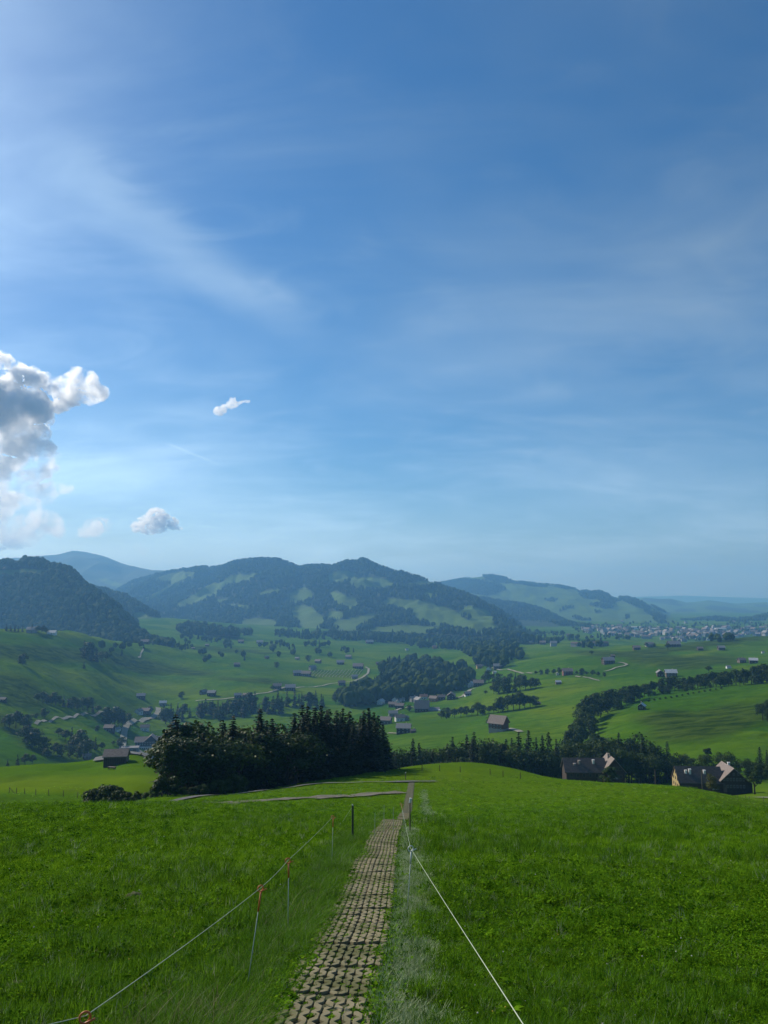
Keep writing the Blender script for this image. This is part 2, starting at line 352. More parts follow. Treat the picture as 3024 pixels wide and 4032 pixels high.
def H(x, y):
    x = np.asarray(x, float); y = np.asarray(y, float)
    d = np.maximum(y + OFF, 4.0001); fs = np.clip((x / d - S0) / (S1 - S0) * (NS - 1), 0, NS - 1.001)
    ft = np.clip((np.log(d) - T0) / (T1 - T0) * (NT - 1), 0, NT - 1.001)
    i = fs.astype(int); j = ft.astype(int)
    # weights linear in true position so that points lie on the mesh
    b = (d - gd[j]) / (gd[j + 1] - gd[j]); a = fs - i
    return ((GZ[j, i] * (1 - a) + GZ[j, i + 1] * a) * (1 - b) + (GZ[j + 1, i] * (1 - a) + GZ[j + 1, i + 1] * a) * b)
def ground_at(u, v, ymin=3.0, ymax=9000):
    """first point of the terrain seen at a pixel"""
    sx, sz = pix_dir(u, v)
    Y = np.exp(np.linspace(math.log(ymin), math.log(ymax), 1600))
    d = EYE + sz * Y - H(sx * Y, Y); k = np.where(d < 0)[0]
    if len(k) == 0: return None
    k = k[0]
    if k == 0: y = Y[0]
    else:
        t = d[k - 1] / (d[k - 1] - d[k]); y = Y[k - 1] + t * (Y[k] - Y[k - 1])
    return float(sx * y), float(y), float(H(sx * y, y))

GU, GV = proj(GX, np.maximum(GY, 3.0), GZ)
def ell(U, V, lst, soft=0.35):
    m = np.zeros(np.shape(U))
    for (cu, cv, ru, rv, rot) in lst:
        c, s = math.cos(math.radians(rot)), math.sin(math.radians(rot))
        a = ((U - cu) * c + (V - cv) * s) / ru; b = (-(U - cu) * s + (V - cv) * c) / rv
        m = np.maximum(m, 1 - sstep(1 - soft, 1 + soft, np.sqrt(a * a + b * b)))
    return m
wob = 22 * fbm2(GX / 40, GY / 40, 3, 12.0) * sstep(300, 600, GY)
rough = ell(GU + wob, GV + 0.4 * wob, [(120, 2570, 330, 32, 4), (480, 2600, 200, 22, 8), (650, 2640, 200, 16, 4), (60, 2720, 130, 60, 20), (1000, 2680, 140, 12, 4),
        (2740, 2605, 160, 26, -4), (2560, 2600, 90, 12, 0), (2720, 2545, 330, 16, -8), (2800, 2850, 260, 55, -12), (2640, 2830, 150, 34, 0), (2480, 2580, 250, 14, 3),
        (40, 2860, 90, 30, 40), (900, 2560, 260, 8, 4)])
rough = np.clip(rough + 0.55 * hill * sstep(0.0, 0.7, -folds), 0, 1) * sstep(280, 350, GY)
pale = ell(GU + wob, GV, [(2690, 2590, 150, 9, -13), (120, 2890, 120, 26, 32), (2020, 2760, 330, 22, -10), (300, 2500, 330, 12, 4), (500, 2690, 330, 30, 8), (1300, 2670, 160, 25, 0), (1200, 2720, 260, 12, 0), (500, 3090, 700, 40, 0), (2250, 2800, 160, 20, 0)])
forest_floor = np.zeros_like(GX)

m, t, out = new_mat('alpine meadow')
geo = N(t, 'ShaderNodeNewGeometry')
def gnoise(scale, detail=4, stretch=None, rough_=0.55):
    nz = N(t, 'ShaderNodeTexNoise'); nz.inputs['Scale'].default_value = scale; nz.inputs['Detail'].default_value = detail; nz.inputs['Roughness'].default_value = rough_
    if stretch:
        mp = N(t, 'ShaderNodeMapping'); mp.inputs['Scale'].default_value = stretch; t.links.new(geo.outputs['Position'], mp.inputs[0]); t.links.new(mp.outputs[0], nz.inputs[0])
    else: t.links.new(geo.outputs['Position'], nz.inputs[0])
    return nz.outputs[0]
def att(nm):
    a = N(t, 'ShaderNodeAttribute', attribute_name=nm); return a.outputs['Fac']
big = gnoise(0.012, 4); mid = gnoise(0.12, 5); fine = gnoise(1.4, 6, None, 0.65); tiny = gnoise(9.0, 5, None, 0.7); terr = gnoise(0.085, 6, (0.35, 1.3, 2.6), 0.62)
c = mixc(t, ramp(t, big, [(0.35, 0.0), (0.65, 1.0)]), (0.052, 0.130, 0.006), (0.094, 0.160, 0.009))
c = mixc(t, math_node(t, 'MULTIPLY', ramp(t, mid, [(0.40, 0.0), (0.70, 1.0)]), 0.5), c, (0.026, 0.082, 0.002))
c = mixc(t, math_node(t, 'MULTIPLY', ramp(t, fine, [(0.45, 0.0), (0.75, 1.0)]), 0.55), c, (0.018, 0.062, 0.001))
vo = N(t, 'ShaderNodeTexVoronoi'); vo.inputs['Scale'].default_value = 0.0085; vo.inputs['Randomness'].default_value = 0.9
wv = N(t, 'ShaderNodeVectorMath', operation='ADD'); t.links.new(geo.outputs['Position'], wv.inputs[0])
wz = N(t, 'ShaderNodeTexNoise'); wz.inputs['Scale'].default_value = 0.01; t.links.new(geo.outputs['Position'], wz.inputs[0])
ws = N(t, 'ShaderNodeVectorMath', operation='SCALE'); ws.inputs[3].default_value = 70.0; t.links.new(wz.outputs['Color'], ws.inputs[0]); t.links.new(ws.outputs[0], wv.inputs[1]); t.links.new(wv.outputs[0], vo.inputs['Vector'])
cs = N(t, 'ShaderNodeSeparateColor'); t.links.new(vo.outputs['Color'], cs.inputs[0])
c = mixc(t, math_node(t, 'MULTIPLY', math_node(t, 'MULTIPLY', ramp(t, cs.outputs[0], [(0.55, 0.0), (0.62, 1.0)]), att('far')), 0.38), c, (0.105, 0.165, 0.004))
c = mixc(t, math_node(t, 'MULTIPLY', math_node(t, 'MULTIPLY', ramp(t, cs.outputs[1], [(0.60, 0.0), (0.68, 1.0)]), att('far')), 0.42), c, (0.020, 0.072, 0.002))
c = mixc(t, math_node(t, 'MULTIPLY', att('pale'), 0.7), c, (0.115, 0.170, 0.006))
rg = mixc(t, ramp(t, terr, [(0.42, 0.0), (0.58, 1.0)]), (0.018, 0.038, 0.006), (0.056, 0.090, 0.012))
c = mixc(t, math_node(t, 'MULTIPLY', math_node(t, 'MULTIPLY', ramp(t, terr, [(0.50, 0.0), (0.64, 1.0)]), att('far')), 0.45), c, (0.022, 0.060, 0.003))
c = mixc(t, math_node(t, 'MULTIPLY', att('rough'), 0.9), c, rg)
c = mixc(t, att('soil'), c, (0.020, 0.060, 0.002))
b = N(t, 'ShaderNodeBsdfPrincipled'); b.inputs['Roughness'].default_value = 0.95; b.inputs['Specular IOR Level'].default_value = 0.0
t.links.new(c, b.inputs['Base Color'])
hh = math_node(t, 'ADD', math_node(t, 'MULTIPLY', fine, 0.6), math_node(t, 'ADD', math_node(t, 'MULTIPLY', tiny, 0.12), math_node(t, 'MULTIPLY', mid, 2.0)))
hh = math_node(t, 'ADD', hh, math_node(t, 'MULTIPLY', math_node(t, 'MULTIPLY', terr, math_node(t, 'ADD', math_node(t, 'MULTIPLY', att('rough'), 8.0), 4.0)), att('far')))
hh = math_node(t, 'ADD', hh, math_node(t, 'MULTIPLY', math_node(t, 'MULTIPLY', mid, att('far')), 5.0))
bn = N(t, 'ShaderNodeBump'); bn.inputs['Strength'].default_value = 0.55; bn.inputs['Distance'].default_value = 0.5
t.links.new(hh, bn.inputs['Height']); t.links.new(bn.outputs[0], b.inputs['Normal'])
t.links.new(b.outputs[0], out.inputs[0]); M['meadow'] = m

def grid_faces(nr, nc):
    i = np.arange(nr - 1)[:, None] * nc + np.arange(nc - 1)[None]
    return np.stack([i, i + 1, i + nc + 1, i + nc], -1).reshape(-1, 4)
soil = (1 - sstep(22, 65, GY)) * 0.75
ground = link('ground', mesh_np('ground', np.stack([GX, GY, GZ], -1).reshape(-1, 3), grid_faces(NT, NS), [M['meadow']],
              attrs={'rough': rough, 'pale': np.maximum(pale * sstep(110, 160, GY), 0.35 * sstep(45, 120, GY) * (1 - sstep(240, 300, GY))), 'soil': soil, 'far': sstep(320, 420, GY)}))  # belt towards the crest paled: its brighter lit look is put into the colour
tag(ground, kind='structure')

# ------------------------------------------------------------------ scatter of small copies for stuff (leaves, grass, far woods)
def proto_collection(name, meshes):
    c = bpy.data.collections.new(name)
    for i, me in enumerate(meshes):
        o = bpy.data.objects.new(f'{name}_{i:02d}', me); c.objects.link(o)
    return c
def scatter(name, pos, scale, rot, pick, coll, parent=None):
    me = bpy.data.meshes.new(name); me.vertices.add(len(pos)); me.vertices.foreach_set('co', np.asarray(pos, np.float32).ravel())
    a = me.attributes.new('sc', 'FLOAT_VECTOR', 'POINT')
    scale = np.asarray(scale, np.float32)
    if scale.ndim == 1: scale = np.repeat(scale[:, None], 3, 1)
    a.data.foreach_set('vector', scale.ravel())
    a = me.attributes.new('rot', 'FLOAT_VECTOR', 'POINT'); a.data.foreach_set('vector', np.asarray(rot, np.float32).ravel())
    a = me.attributes.new('pick', 'INT', 'POINT'); a.data.foreach_set('value', np.asarray(pick, np.int32))
    o = link(name, me, parent); tag(o, kind='stuff')
    g = bpy.data.node_groups.new(name, 'GeometryNodeTree')
    g.interface.new_socket('Geometry', in_out='INPUT', socket_type='NodeSocketGeometry')
    g.interface.new_socket('Geometry', in_out='OUTPUT', socket_type='NodeSocketGeometry')
    gi = g.nodes.new('NodeGroupInput'); go = g.nodes.new('NodeGroupOutput')
    ip = g.nodes.new('GeometryNodeInstanceOnPoints'); ci = g.nodes.new('GeometryNodeCollectionInfo')
    ci.inputs['Collection'].default_value = coll; ci.inputs['Separate Children'].default_value = True; ci.inputs['Reset Children'].default_value = True
    def named(nm, typ):
        k = g.nodes.new('GeometryNodeInputNamedAttribute'); k.data_type = typ; k.inputs['Name'].default_value = nm
        return [s for s in k.outputs if s.enabled and s.name == 'Attribute'][0]
    g.links.new(gi.outputs[0], ip.inputs['Points']); g.links.new(ci.outputs[0], ip.inputs['Instance'])
    ip.inputs['Pick Instance'].default_value = True
    g.links.new(named('pick', 'INT'), ip.inputs['Instance Index'])
    g.links.new(named('rot', 'FLOAT_VECTOR'), ip.inputs['Rotation']); g.links.new(named('sc', 'FLOAT_VECTOR'), ip.inputs['Scale'])
    g.links.new(ip.outputs[0], go.inputs[0])
    md = o.modifiers.new('scatter', 'NODES'); md.node_group = g
    return o

# ------------------------------------------------------------------ mountains and far hills
def mtn_material(name, meadow):
    m, t, out = new_mat(name)
    geo = N(t, 'ShaderNodeNewGeometry')
    nz = N(t, 'ShaderNodeTexNoise'); nz.inputs['Scale'].default_value = 0.006; nz.inputs['Detail'].default_value = 7; t.links.new(geo.outputs['Position'], nz.inputs[0])
    n2 = N(t, 'ShaderNodeTexNoise'); n2.inputs['Scale'].default_value = 0.05; n2.inputs['Detail'].default_value = 5; t.links.new(geo.outputs['Position'], n2.inputs[0])
    a = N(t, 'ShaderNodeAttribute', attribute_name='wood').outputs['Fac']
    c = mixc(t, ramp(t, nz.outputs[0], [(0.35, 0.0), (0.65, 1.0)]), meadow, tuple(x * 0.72 for x in meadow))
    f = mixc(t, ramp(t, n2.outputs[0], [(0.35, 0.0), (0.65, 1.0)]), (0.016, 0.030, 0.012), (0.034, 0.054, 0.018))
    c = mixc(t, a, c, f)
    b = N(t, 'ShaderNodeBsdfPrincipled'); b.inputs['Roughness'].default_value = 0.95; b.inputs['Specular IOR Level'].default_value = 0.1
    t.links.new(c, b.inputs['Base Color'])
    bn = N(t, 'ShaderNodeBump'); bn.inputs['Strength'].default_value = 0.6; bn.inputs['Distance'].default_value = 9
    t.links.new(math_node(t, 'MULTIPLY', n2.outputs[0], math_node(t, 'ADD', math_node(t, 'MULTIPLY', a, 1.0), 0.15)), bn.inputs['Height']); t.links.new(bn.outputs[0], b.inputs['Normal'])
    t.links.new(b.outputs[0], out.inputs[0]); return m
M['mtn'] = mtn_material('wooded mountainside', (0.072, 0.130, 0.014))

def cone_tree(seed, h=1.0, r=0.2, layers=4, n=7):
    q = random.Random(seed); mb = MB()
    for k in range(layers):
        z0 = h * (0.06 + 0.80 * k / layers); z1 = h * min(1.0, (0.06 + 0.80 * k / layers) + 0.42 - 0.04 * k)
        if k == layers - 1: z1 = h
        rr = r * (1 - 0.80 * k / layers)
        ring = [(math.cos(2 * math.pi * j / n + k) * rr * q.uniform(0.7, 1.25), math.sin(2 * math.pi * j / n + k) * rr * q.uniform(0.7, 1.25), z0 + q.uniform(-0.05, 0.04) * h) for j in range(n)]
        mb.add(ring + [(q.uniform(-.02, .02) * h, q.uniform(-.02, .02) * h, z1)], [(j, (j + 1) % n, n) for j in range(n)])
    mb.tube([(0, 0, -0.1 * h), (0, 0, 0.15 * h)], 0.02 * h, 4, 1, False)
    return mb.mesh('far_spruce', [M['far_spruce'], M['bark']])
def ico(sub):
    bm = bmesh.new(); bmesh.ops.create_icosphere(bm, subdivisions=sub, radius=1.0)
    v = np.array([x.co[:] for x in bm.verts]); f = np.array([[x.index for x in g.verts] for g in bm.faces]); bm.free(); return v, f
def blob_tree(seed, r=0.36, sub=2):
    v, f = ico(sub); d = 1 + 0.38 * noise3(v * 1.7 + seed * 3.1) + 0.25 * noise3(v * 4.1 + seed)
    p = v * d[:, None] * np.array([r, r, 0.44]) + np.array([0, 0, 0.56])
    return mesh_np('far_broadleaf', p, f, [M['far_broad']], False)
far_coll = proto_collection('far_tree_shapes', [cone_tree(i, 1.0, 0.20 + 0.03 * (i % 3)) for i in range(4)] + [blob_tree(i) for i in range(4)])

def mountain(name, ridge, foot_v_to_d, depth, base_z, clear, woods_default, tree_h, spacing, relief, ns=300, nk=110, seed=0, bumpy=0.0, gully=260.0, tree_mix=0.6, extra_wood=()):
    """ridge: (u, v, distance) along the skyline; foot distance = ridge distance * depth. clear: meadow clearings (u, v, ru, rv, rot)"""
    R = np.array(ridge, float); uu = np.linspace(R[0, 0], R[-1, 0], ns)
    vv = np.interp(uu, R[:, 0], R[:, 1]); dd = np.interp(uu, R[:, 0], R[:, 2])
    ker = np.hanning(9); ker /= ker.sum(); dd = np.convolve(np.pad(dd, 4, 'edge'), ker, 'valid')
    X = np.empty((nk, ns)); Yy = np.empty_like(X); Z = np.empty_like(X)
    kk = np.r_[np.linspace(0, 1, nk - 26), np.linspace(1, 1.5, 27)[1:]]
    sx = np.empty(ns); zt = np.empty(ns)
    for i, (u, v, d) in enumerate(zip(uu, vv, dd)):
        s, z = pix_dir(u, v); sx[i] = s; zt[i] = EYE + z * d - tree_h * 0.75
    foot = dd * depth
    for j, k in enumerate(kk):
        Yy[j] = foot + (dd - foot) * k
        X[j] = sx * Yy[j]
        f = sstep(-0.15, 1.02, k) ** 1.12 if k <= 1 else 1 - ((k - 1) / 0.5) ** 1.3 * 1.1
        f0 = sstep(-0.15, 1.02, 0.0) ** 1.12; 
        if k <= 1: f = (f - f0) / (sstep(-0.15, 1.02, 1.0) ** 1.12 - f0)
        Z[j] = base_z + (zt - base_z) * f
    kg = np.repeat(kk[:, None], ns, 1); w = np.clip(kg * 1.4, 0, 1) * np.clip((1 - kg) * 3.0, 0, 1) * (kg < 1)
    rid = 1 - np.abs(fbm2(X / gully, Yy / (gully * 2.2), 4, seed + 1.0))
    Z += w * relief * (rid - 0.75)
    if bumpy: Z += bumpy * fbm2(X / 60, Yy / 60, 2, seed + 4.0) * np.clip(kg * 3, 0, 1)
    U, V = proj(X, Yy, Z)
    wb = fbm2(X / 170, Yy / 260, 4, seed + 9.0)
    mask = np.full(X.shape, 1.0 if woods_default else 0.0)
    cl = ell(U + 14 * wb, V + 7 * wb, clear, 0.26) if clear else 0 * X
    mask = mask * (1 - cl) if woods_default else cl
    if len(extra_wood): mask = np.maximum(mask, ell(U + 14 * wb, V + 7 * wb, extra_wood, 0.18))
    mask = sstep(0.35, 0.65, mask)
    o = link(name, mesh_np(name, np.stack([X, Yy, Z], -1).reshape(-1, 3), grid_faces(nk, ns), [M['mtn']], attrs={'wood': mask}))
    tag(o, kind='structure')
    if spacing:
        # trees where the wood is, on the side that can be seen
        area = 0; P3 = np.stack([X, Yy, Z], -1)
        a = P3[:-1, :-1]; e1 = P3[:-1, 1:] - a; e2 = P3[1:, :-1] - a
        cell = np.linalg.norm(np.cross(e1, e2), axis=-1); mk = mask[:-1, :-1] * (kk[:-1, None] < 1.06)
        lam = cell * mk / spacing ** 2
        cnt = rng.poisson(lam); J, I = np.nonzero(cnt); J = np.repeat(J, cnt[J, I]) if False else np.repeat(np.nonzero(cnt)[0], cnt[np.nonzero(cnt)]); I = np.repeat(np.nonzero(cnt)[1], cnt[np.nonzero(cnt)])
        r1, r2 = rng.random(len(I)), rng.random(len(I))
        pos = a[J, I] + e1[J, I] * r1[:, None] + e2[J, I] * r2[:, None]
        k = len(pos); hgt = tree_h * rng.uniform(0.65, 1.2, k)
        con = rng.random(k) < np.clip(tree_mix + 0.5 * noise2(pos[:, 0] / 150, pos[:, 1] / 150, seed), 0.05, 0.95)
        pick = np.where(con, rng.integers(0, 4, k), rng.integers(4, 8, k))
        rot = np.zeros((k, 3)); rot[:, 2] = rng.uniform(0, 6.28, k)
        s3 = np.stack([hgt * np.where(con, 1.15, 1.0)] * 2 + [hgt], -1)
        scatter('mountain_wood', pos, s3, rot, pick, far_coll)
    return o

mountain('mountain', [(-900, 2290, 2300), (-300, 2250, 2400), (0, 2207, 2400), (30, 2203, 2400), (60, 2212, 2400), (78, 2212, 2400), (90, 2198, 2400), (115, 2194, 2400), (150, 2198, 2380), (175, 2208, 2370), (195, 2216, 2350), (245, 2222, 2300), (280, 2242, 2260), (310, 2268, 2220), (340, 2298, 2190), (365, 2314, 2160), (390, 2330, 2130), (440, 2365, 2080), (470, 2390, 2050), (500, 2420, 2030), (530, 2452, 2020), (556, 2482, 2020), (590, 2506, 2020), (630, 2528, 2020), (680, 2550, 2020)],
         None, 0.82, -110, [(60, 2262, 170, 22, 0)], True, 20, 9.0, 45, seed=1, bumpy=3, gully=200, tree_mix=0.35)
mountain('mountain', [(300, 2300, 3100), (380, 2312, 3100), (410, 2315, 3100), (440, 2327, 3100), (490, 2338, 3060), (530, 2362, 3000), (560, 2382, 2960), (600, 2403, 2920), (640, 2425, 2880), (690, 2446, 2850), (720, 2458, 2830), (800, 2470, 2800), (870, 2484, 2780), (940, 2505, 2760)],
         None, 0.80, -112, [(640, 2480, 120, 40, 18), (560, 2440, 40, 26, 30)], True, 20, 11.0, 30, seed=2, ns=160, nk=70, bumpy=3, tree_mix=0.6)
mountain('mountain', [(-900, 2300, 8000), (-200, 2232, 8000), (0, 2203, 8000), (50, 2197, 8000), (130, 2192, 8000), (180, 2185, 8000), (220, 2183, 8000), (255, 2175, 8000), (285, 2167, 8000), (330, 2172, 8000), (400, 2185, 8000), (430, 2195, 8000), (480, 2218, 7900), (540, 2232, 7700), (600, 2243, 7500), (700, 2246, 7300), (800, 2260, 7000), (1000, 2330, 6600)],
         None, 0.62, -140, [(450, 2300, 60, 10, 20)], True, 8, 0, 120, seed=3, ns=200, nk=80, gully=600)
MAIN_CLEAR = [(a, b, c * 1.28, d * 1.6, e) for a, b, c, d, e in [(790, 2345, 85, 14, -24), (860, 2318, 45, 10, -30), (930, 2285, 35, 12, -10), (1000, 2268, 40, 6, -12), (925, 2388, 55, 6, 4), (1060, 2335, 40, 8, -10), (868, 2366, 18, 6, -8), (1085, 2332, 25, 7, 0),
   (1180, 2350, 38, 14, -10), (1205, 2338, 18, 12, 0), (1200, 2420, 45, 22, 20), (1225, 2450, 40, 26, 0), (1315, 2425, 30, 14, 5), (1350, 2365, 42, 14, 25), (1385, 2375, 20, 14, 0), (1345, 2272, 45, 16, 0), (1470, 2300, 70, 16, 4), (1330, 2285, 40, 8, 0),
   (1020, 2460, 60, 14, 0), (1410, 2445, 60, 12, -18), (1370, 2465, 40, 14, 0), (1660, 2298, 60, 7, -8), (1690, 2342, 24, 8, -15),
   (1620, 2385, 90, 16, 6), (1720, 2425, 80, 26, 10), (1850, 2410, 40, 14, 0), (1780, 2450, 60, 18, 10), (1880, 2470, 60, 16, 0), (1600, 2480, 120, 10, 0), (1900, 2440, 34, 26, 30), (640, 2330, 60, 8, -28), (700, 2275, 60, 12, -10), (560, 2350, 16, 4, 0), (2080, 2482, 50, 6, 12)]]
mountain('mountain', [(440, 2330, 5600), (520, 2285, 5500), (620, 2256, 5400), (700, 2243, 5300), (740, 2238, 5300), (780, 2230, 5200), (850, 2228, 5200), (880, 2222, 5100), (910, 2213, 5000), (940, 2205, 5000), (980, 2199, 4950), (1030, 2198, 4900), (1100, 2201, 4850), (1140, 2215, 4800), (1180, 2232, 4800), (1195, 2230, 4750), (1215, 2224, 4700), (1260, 2222, 4650), (1310, 2226, 4600), (1340, 2215, 4550), (1370, 2206, 4520), (1410, 2206, 4500), (1435, 2200, 4480), (1460, 2212, 4460), (1480, 2222, 4440), (1540, 2240, 4380), (1580, 2250, 4320), (1640, 2268, 4240), (1700, 2284, 4150), (1750, 2306, 4060), (1800, 2322, 3960), (1860, 2344, 3850), (1900, 2366, 3760), (1960, 2396, 3640), (2000, 2422, 3540), (2040, 2450, 3450), (2080, 2476, 3370), (2140, 2498, 3280), (2200, 2515, 3200)],
         None, 0.62, -125, MAIN_CLEAR, True, 19, 14.0, 90, seed=4, ns=420, nk=170, bumpy=4, gully=300, tree_mix=0.65)
mountain('mountain', [(1820, 2335, 5200), (1880, 2347, 5100), (1950, 2358, 5000), (2020, 2368, 4900), (2090, 2380, 4800), (2150, 2400, 4650), (2200, 2425, 4500), (2240, 2447, 4400), (2280, 2470, 4300), (2330, 2490, 4200)],
         None, 0.82, -138, [], True, 20, 15, 40, seed=5, ns=140, nk=60, bumpy=3)
mountain('mountain', [(1640, 2310, 7600), (1740, 2291, 7500), (1800, 2280, 7400), (1850, 2270, 7300), (1900, 2264, 7200), (1940, 2260, 7200), (1990, 2272, 7100), (2050, 2285, 7000), (2120, 2295, 6900), (2200, 2302, 6800), (2260, 2315, 6700), (2330, 2327, 6600), (2365, 2322, 6500), (2390, 2335, 6450), (2430, 2347, 6400), (2500, 2348, 6300), (2530, 2360, 6200), (2580, 2386, 6000), (2620, 2406, 5900), (2660, 2428, 5800), (2720, 2450, 5700)],
         None, 0.66, -142, [(1850, 2310, 140, 30, 4), (1960, 2282, 60, 12, 12), (2340, 2345, 60, 18, 4), (2390, 2362, 50, 12, 10), (2500, 2375, 70, 12, 20), (2370, 2385, 45, 9, 2), (2570, 2415, 50, 10, 25), (2600, 2395, 40, 10, 25), (2090, 2302, 90, 6, 5), (2220, 2312, 60, 5, 8), (2170, 2365, 20, 7, 0), (2360, 2412, 15, 7, 0), (2465, 2430, 12, 7, 0), (2290, 2440, 40, 5, 10), (2230, 2400, 30, 4, -20), (2590, 2440, 30, 10, 40)],
         False, 18, 16, 60, seed=6, ns=300, nk=110, gully=420)
mountain('mountain', [(2350, 2400, 9800), (2450, 2362, 9600), (2540, 2351, 9500), (2600, 2356, 9500), (2640, 2354, 9500), (2700, 2369, 9400), (2740, 2367, 9300), (2790, 2361, 9300), (2850, 2368, 9300), (2900, 2374, 9200), (3024, 2368, 9200), (3300, 2360, 9000), (3700, 2370, 9000)],
         None, 0.74, -148, [(2600, 2365, 70, 9, 4), (2640, 2375, 50, 6, 10), (2800, 2367, 60, 4, 4), (2700, 2405, 40, 10, 0), (2860, 2398, 90, 10, 4), (2960, 2412, 60, 9, 4), (3010, 2385, 40, 7, 0)], False, 10, 0, 40, seed=7, ns=220, nk=70, gully=700)
mountain('hill', [(2500, 2460, 5300), (2620, 2444, 5200), (2740, 2434, 5100), (2820, 2424, 5000), (2880, 2432, 5000), (2960, 2428, 4900), (3024, 2412, 4900), (3300, 2395, 4800), (3700, 2400, 4800)],
         None, 0.86, -144, [(2780, 2436, 110, 10, -2), (2980, 2428, 80, 12, -6), (2880, 2450, 60, 6, 0)], False, 17, 15, 10, seed=8, ns=160, nk=50)
mountain('mountain', [(2200, 2372, 15000), (2400, 2360, 15000), (2500, 2350, 15000), (2700, 2345, 15000), (2850, 2351, 15000), (3024, 2355, 15000), (3300, 2350, 15000), (3800, 2352, 15000)],
         None, 0.85, -150, [], False, 0, 0, 20, seed=9, ns=120, nk=40, gully=900)
# ------------------------------------------------------------------ roads and tracks, draped on the ground
def ribbon_pts(world, width, lift):
    w = np.array(world, float); seg = np.r_[0, np.cumsum(np.hypot(*np.diff(w[:, :2], axis=0).T))]
    n = max(8, int(seg[-1] / max(0.35 * width, 0.4))); n = min(n, 500)
    s = np.linspace(0, seg[-1], n)
    # Catmull-Rom style smoothing of the centre line
    x = np.interp(s, seg, w[:, 0]); y = np.interp(s, seg, w[:, 1])
    k = max(3, n // (3 * len(world)) | 1); ker = np.hanning(k + 2)[1:-1]; ker /= ker.sum()
    if len(world) > 2:
        for _ in range(2):
            xs = np.convolve(np.pad(x, k // 2, 'edge'), ker, 'valid'); ys = np.convolve(np.pad(y, k // 2, 'edge'), ker, 'valid')
            xs[0], ys[0], xs[-1], ys[-1] = x[0], y[0], x[-1], y[-1]; x, y = xs, ys
    dx = np.gradient(x); dy = np.gradient(y); L = np.hypot(dx, dy); nx, ny = -dy / L, dx / L
    return x, y, nx, ny
def ribbon(name, world, width, mat, lift=0.05, edge_noise=0.0, nc=5):
    x, y, nx, ny = ribbon_pts(world, width, lift); rows = []
    for c in np.linspace(-0.5, 0.5, nc):
        wd = width * (1 + edge_noise * noise2(x / (width * 1.5) + 9 * c, y / (width * 1.5), 3.0)) if edge_noise and abs(c) > 0.4 else width
        px_, py_ = x + nx * c * wd, y + ny * c * wd
        rows.append(np.stack([px_, py_, H(px_, py_) + lift + py_ * 0.0009], -1))
    v = np.stack(rows, 1); o = link(name, mesh_np(name, v.reshape(-1, 3), grid_faces(len(x), nc), [mat]))
    return tag(o, kind='structure')
def G(*px): return [g for g in (ground_at(u, v) for u, v in px) if g]
ribbon('road', [P(*q_) for q_ in ((640, 3154, 100), (690, 3150, 101), (760, 3143, 103.5), (900, 3129, 110), (1000, 3119, 113), (1100, 3106, 118.5), (1250, 3087, 125.5), (1400, 3083, 124.5), (1550, 3080, 127.5), (1640, 3078, 130), (1720, 3076, 133))], 1.4, M['asphalt'])
ribbon('road', [P(u, v, Y) for u, v, Y in ((1830, 3003, 205), (1880, 3010, 205), (1950, 3025, 206), (2050, 3042, 206), (2150, 3046, 214), (2250, 3046, 230))], 2.6, M['asphalt'])
ribbon('road', [(x, y, 0) for x, y in ((80, 262), (84, 252), (85, 243), (83, 236), (78, 233))], 4.0, M['asphalt'])
ribbon('road', [(x, y, 0) for x, y in ((82, 224), (92, 215), (101, 205), (112, 196), (130, 190))], 3.0, M['gravel'])
ribbon('track', G((485, 2960), (480, 2930), (490, 2880), (505, 2850), (560, 2838), (610, 2820), (625, 2800), (622, 2788)), 6.5, M['gravel'])
ribbon('track', G((140, 2853), (200, 2840), (260, 2830), (330, 2812), (410, 2806)), 3.2, M['gravel'])
ribbon('track', G((770, 2762), (830, 2757), (900, 2752), (1000, 2738), (1080, 2722), (1180, 2708), (1300, 2694), (1400, 2683), (1430, 2668), (1450, 2650), (1452, 2635), (1440, 2628)), 4.0, M['gravel'])
ribbon('track', G((1540, 2812), (1570, 2795), (1610, 2784), (1660, 2795)), 4.0, M['gravel'])
ribbon('road', G((1790, 2750), (1820, 2745), (1838, 2730), (1850, 2718), (1870, 2712)), 6.0, M['gravel'])
ribbon('track', G((1935, 2632), (1970, 2640), (2030, 2646), (2098, 2653)), 3.6, M['gravel'])
ribbon('track', G((2380, 2645), (2420, 2632), (2458, 2624), (2470, 2618), (2455, 2612), (2430, 2610)), 3.4, M['gravel'])
ribbon('track', G((2266, 2664), (2310, 2670), (2360, 2682)), 3.0, M['gravel'])
ribbon('track', G((2000, 2870), (2030, 2876), (2050, 2884)), 4.5, M['gravel'])
ribbon('track', G((1528, 2888), (1555, 2889), (1580, 2890)), 2.5, M['gravel'])
ribbon('track', G((545, 2592), (558, 2570), (565, 2550)), 2.5, M['gravel'])
ribbon('parking_lot', G((560, 2978), (600, 2974), (640, 2970)), 30, M['asphalt'], lift=0.25, nc=9)
ribbon('bare_soil_strip', G((845, 3166), (1000, 3156), (1150, 3147), (1300, 3137), (1450, 3129), (1585, 3122)), 2.3, M['dirt'], lift=0.04, edge_noise=0.55, nc=9)

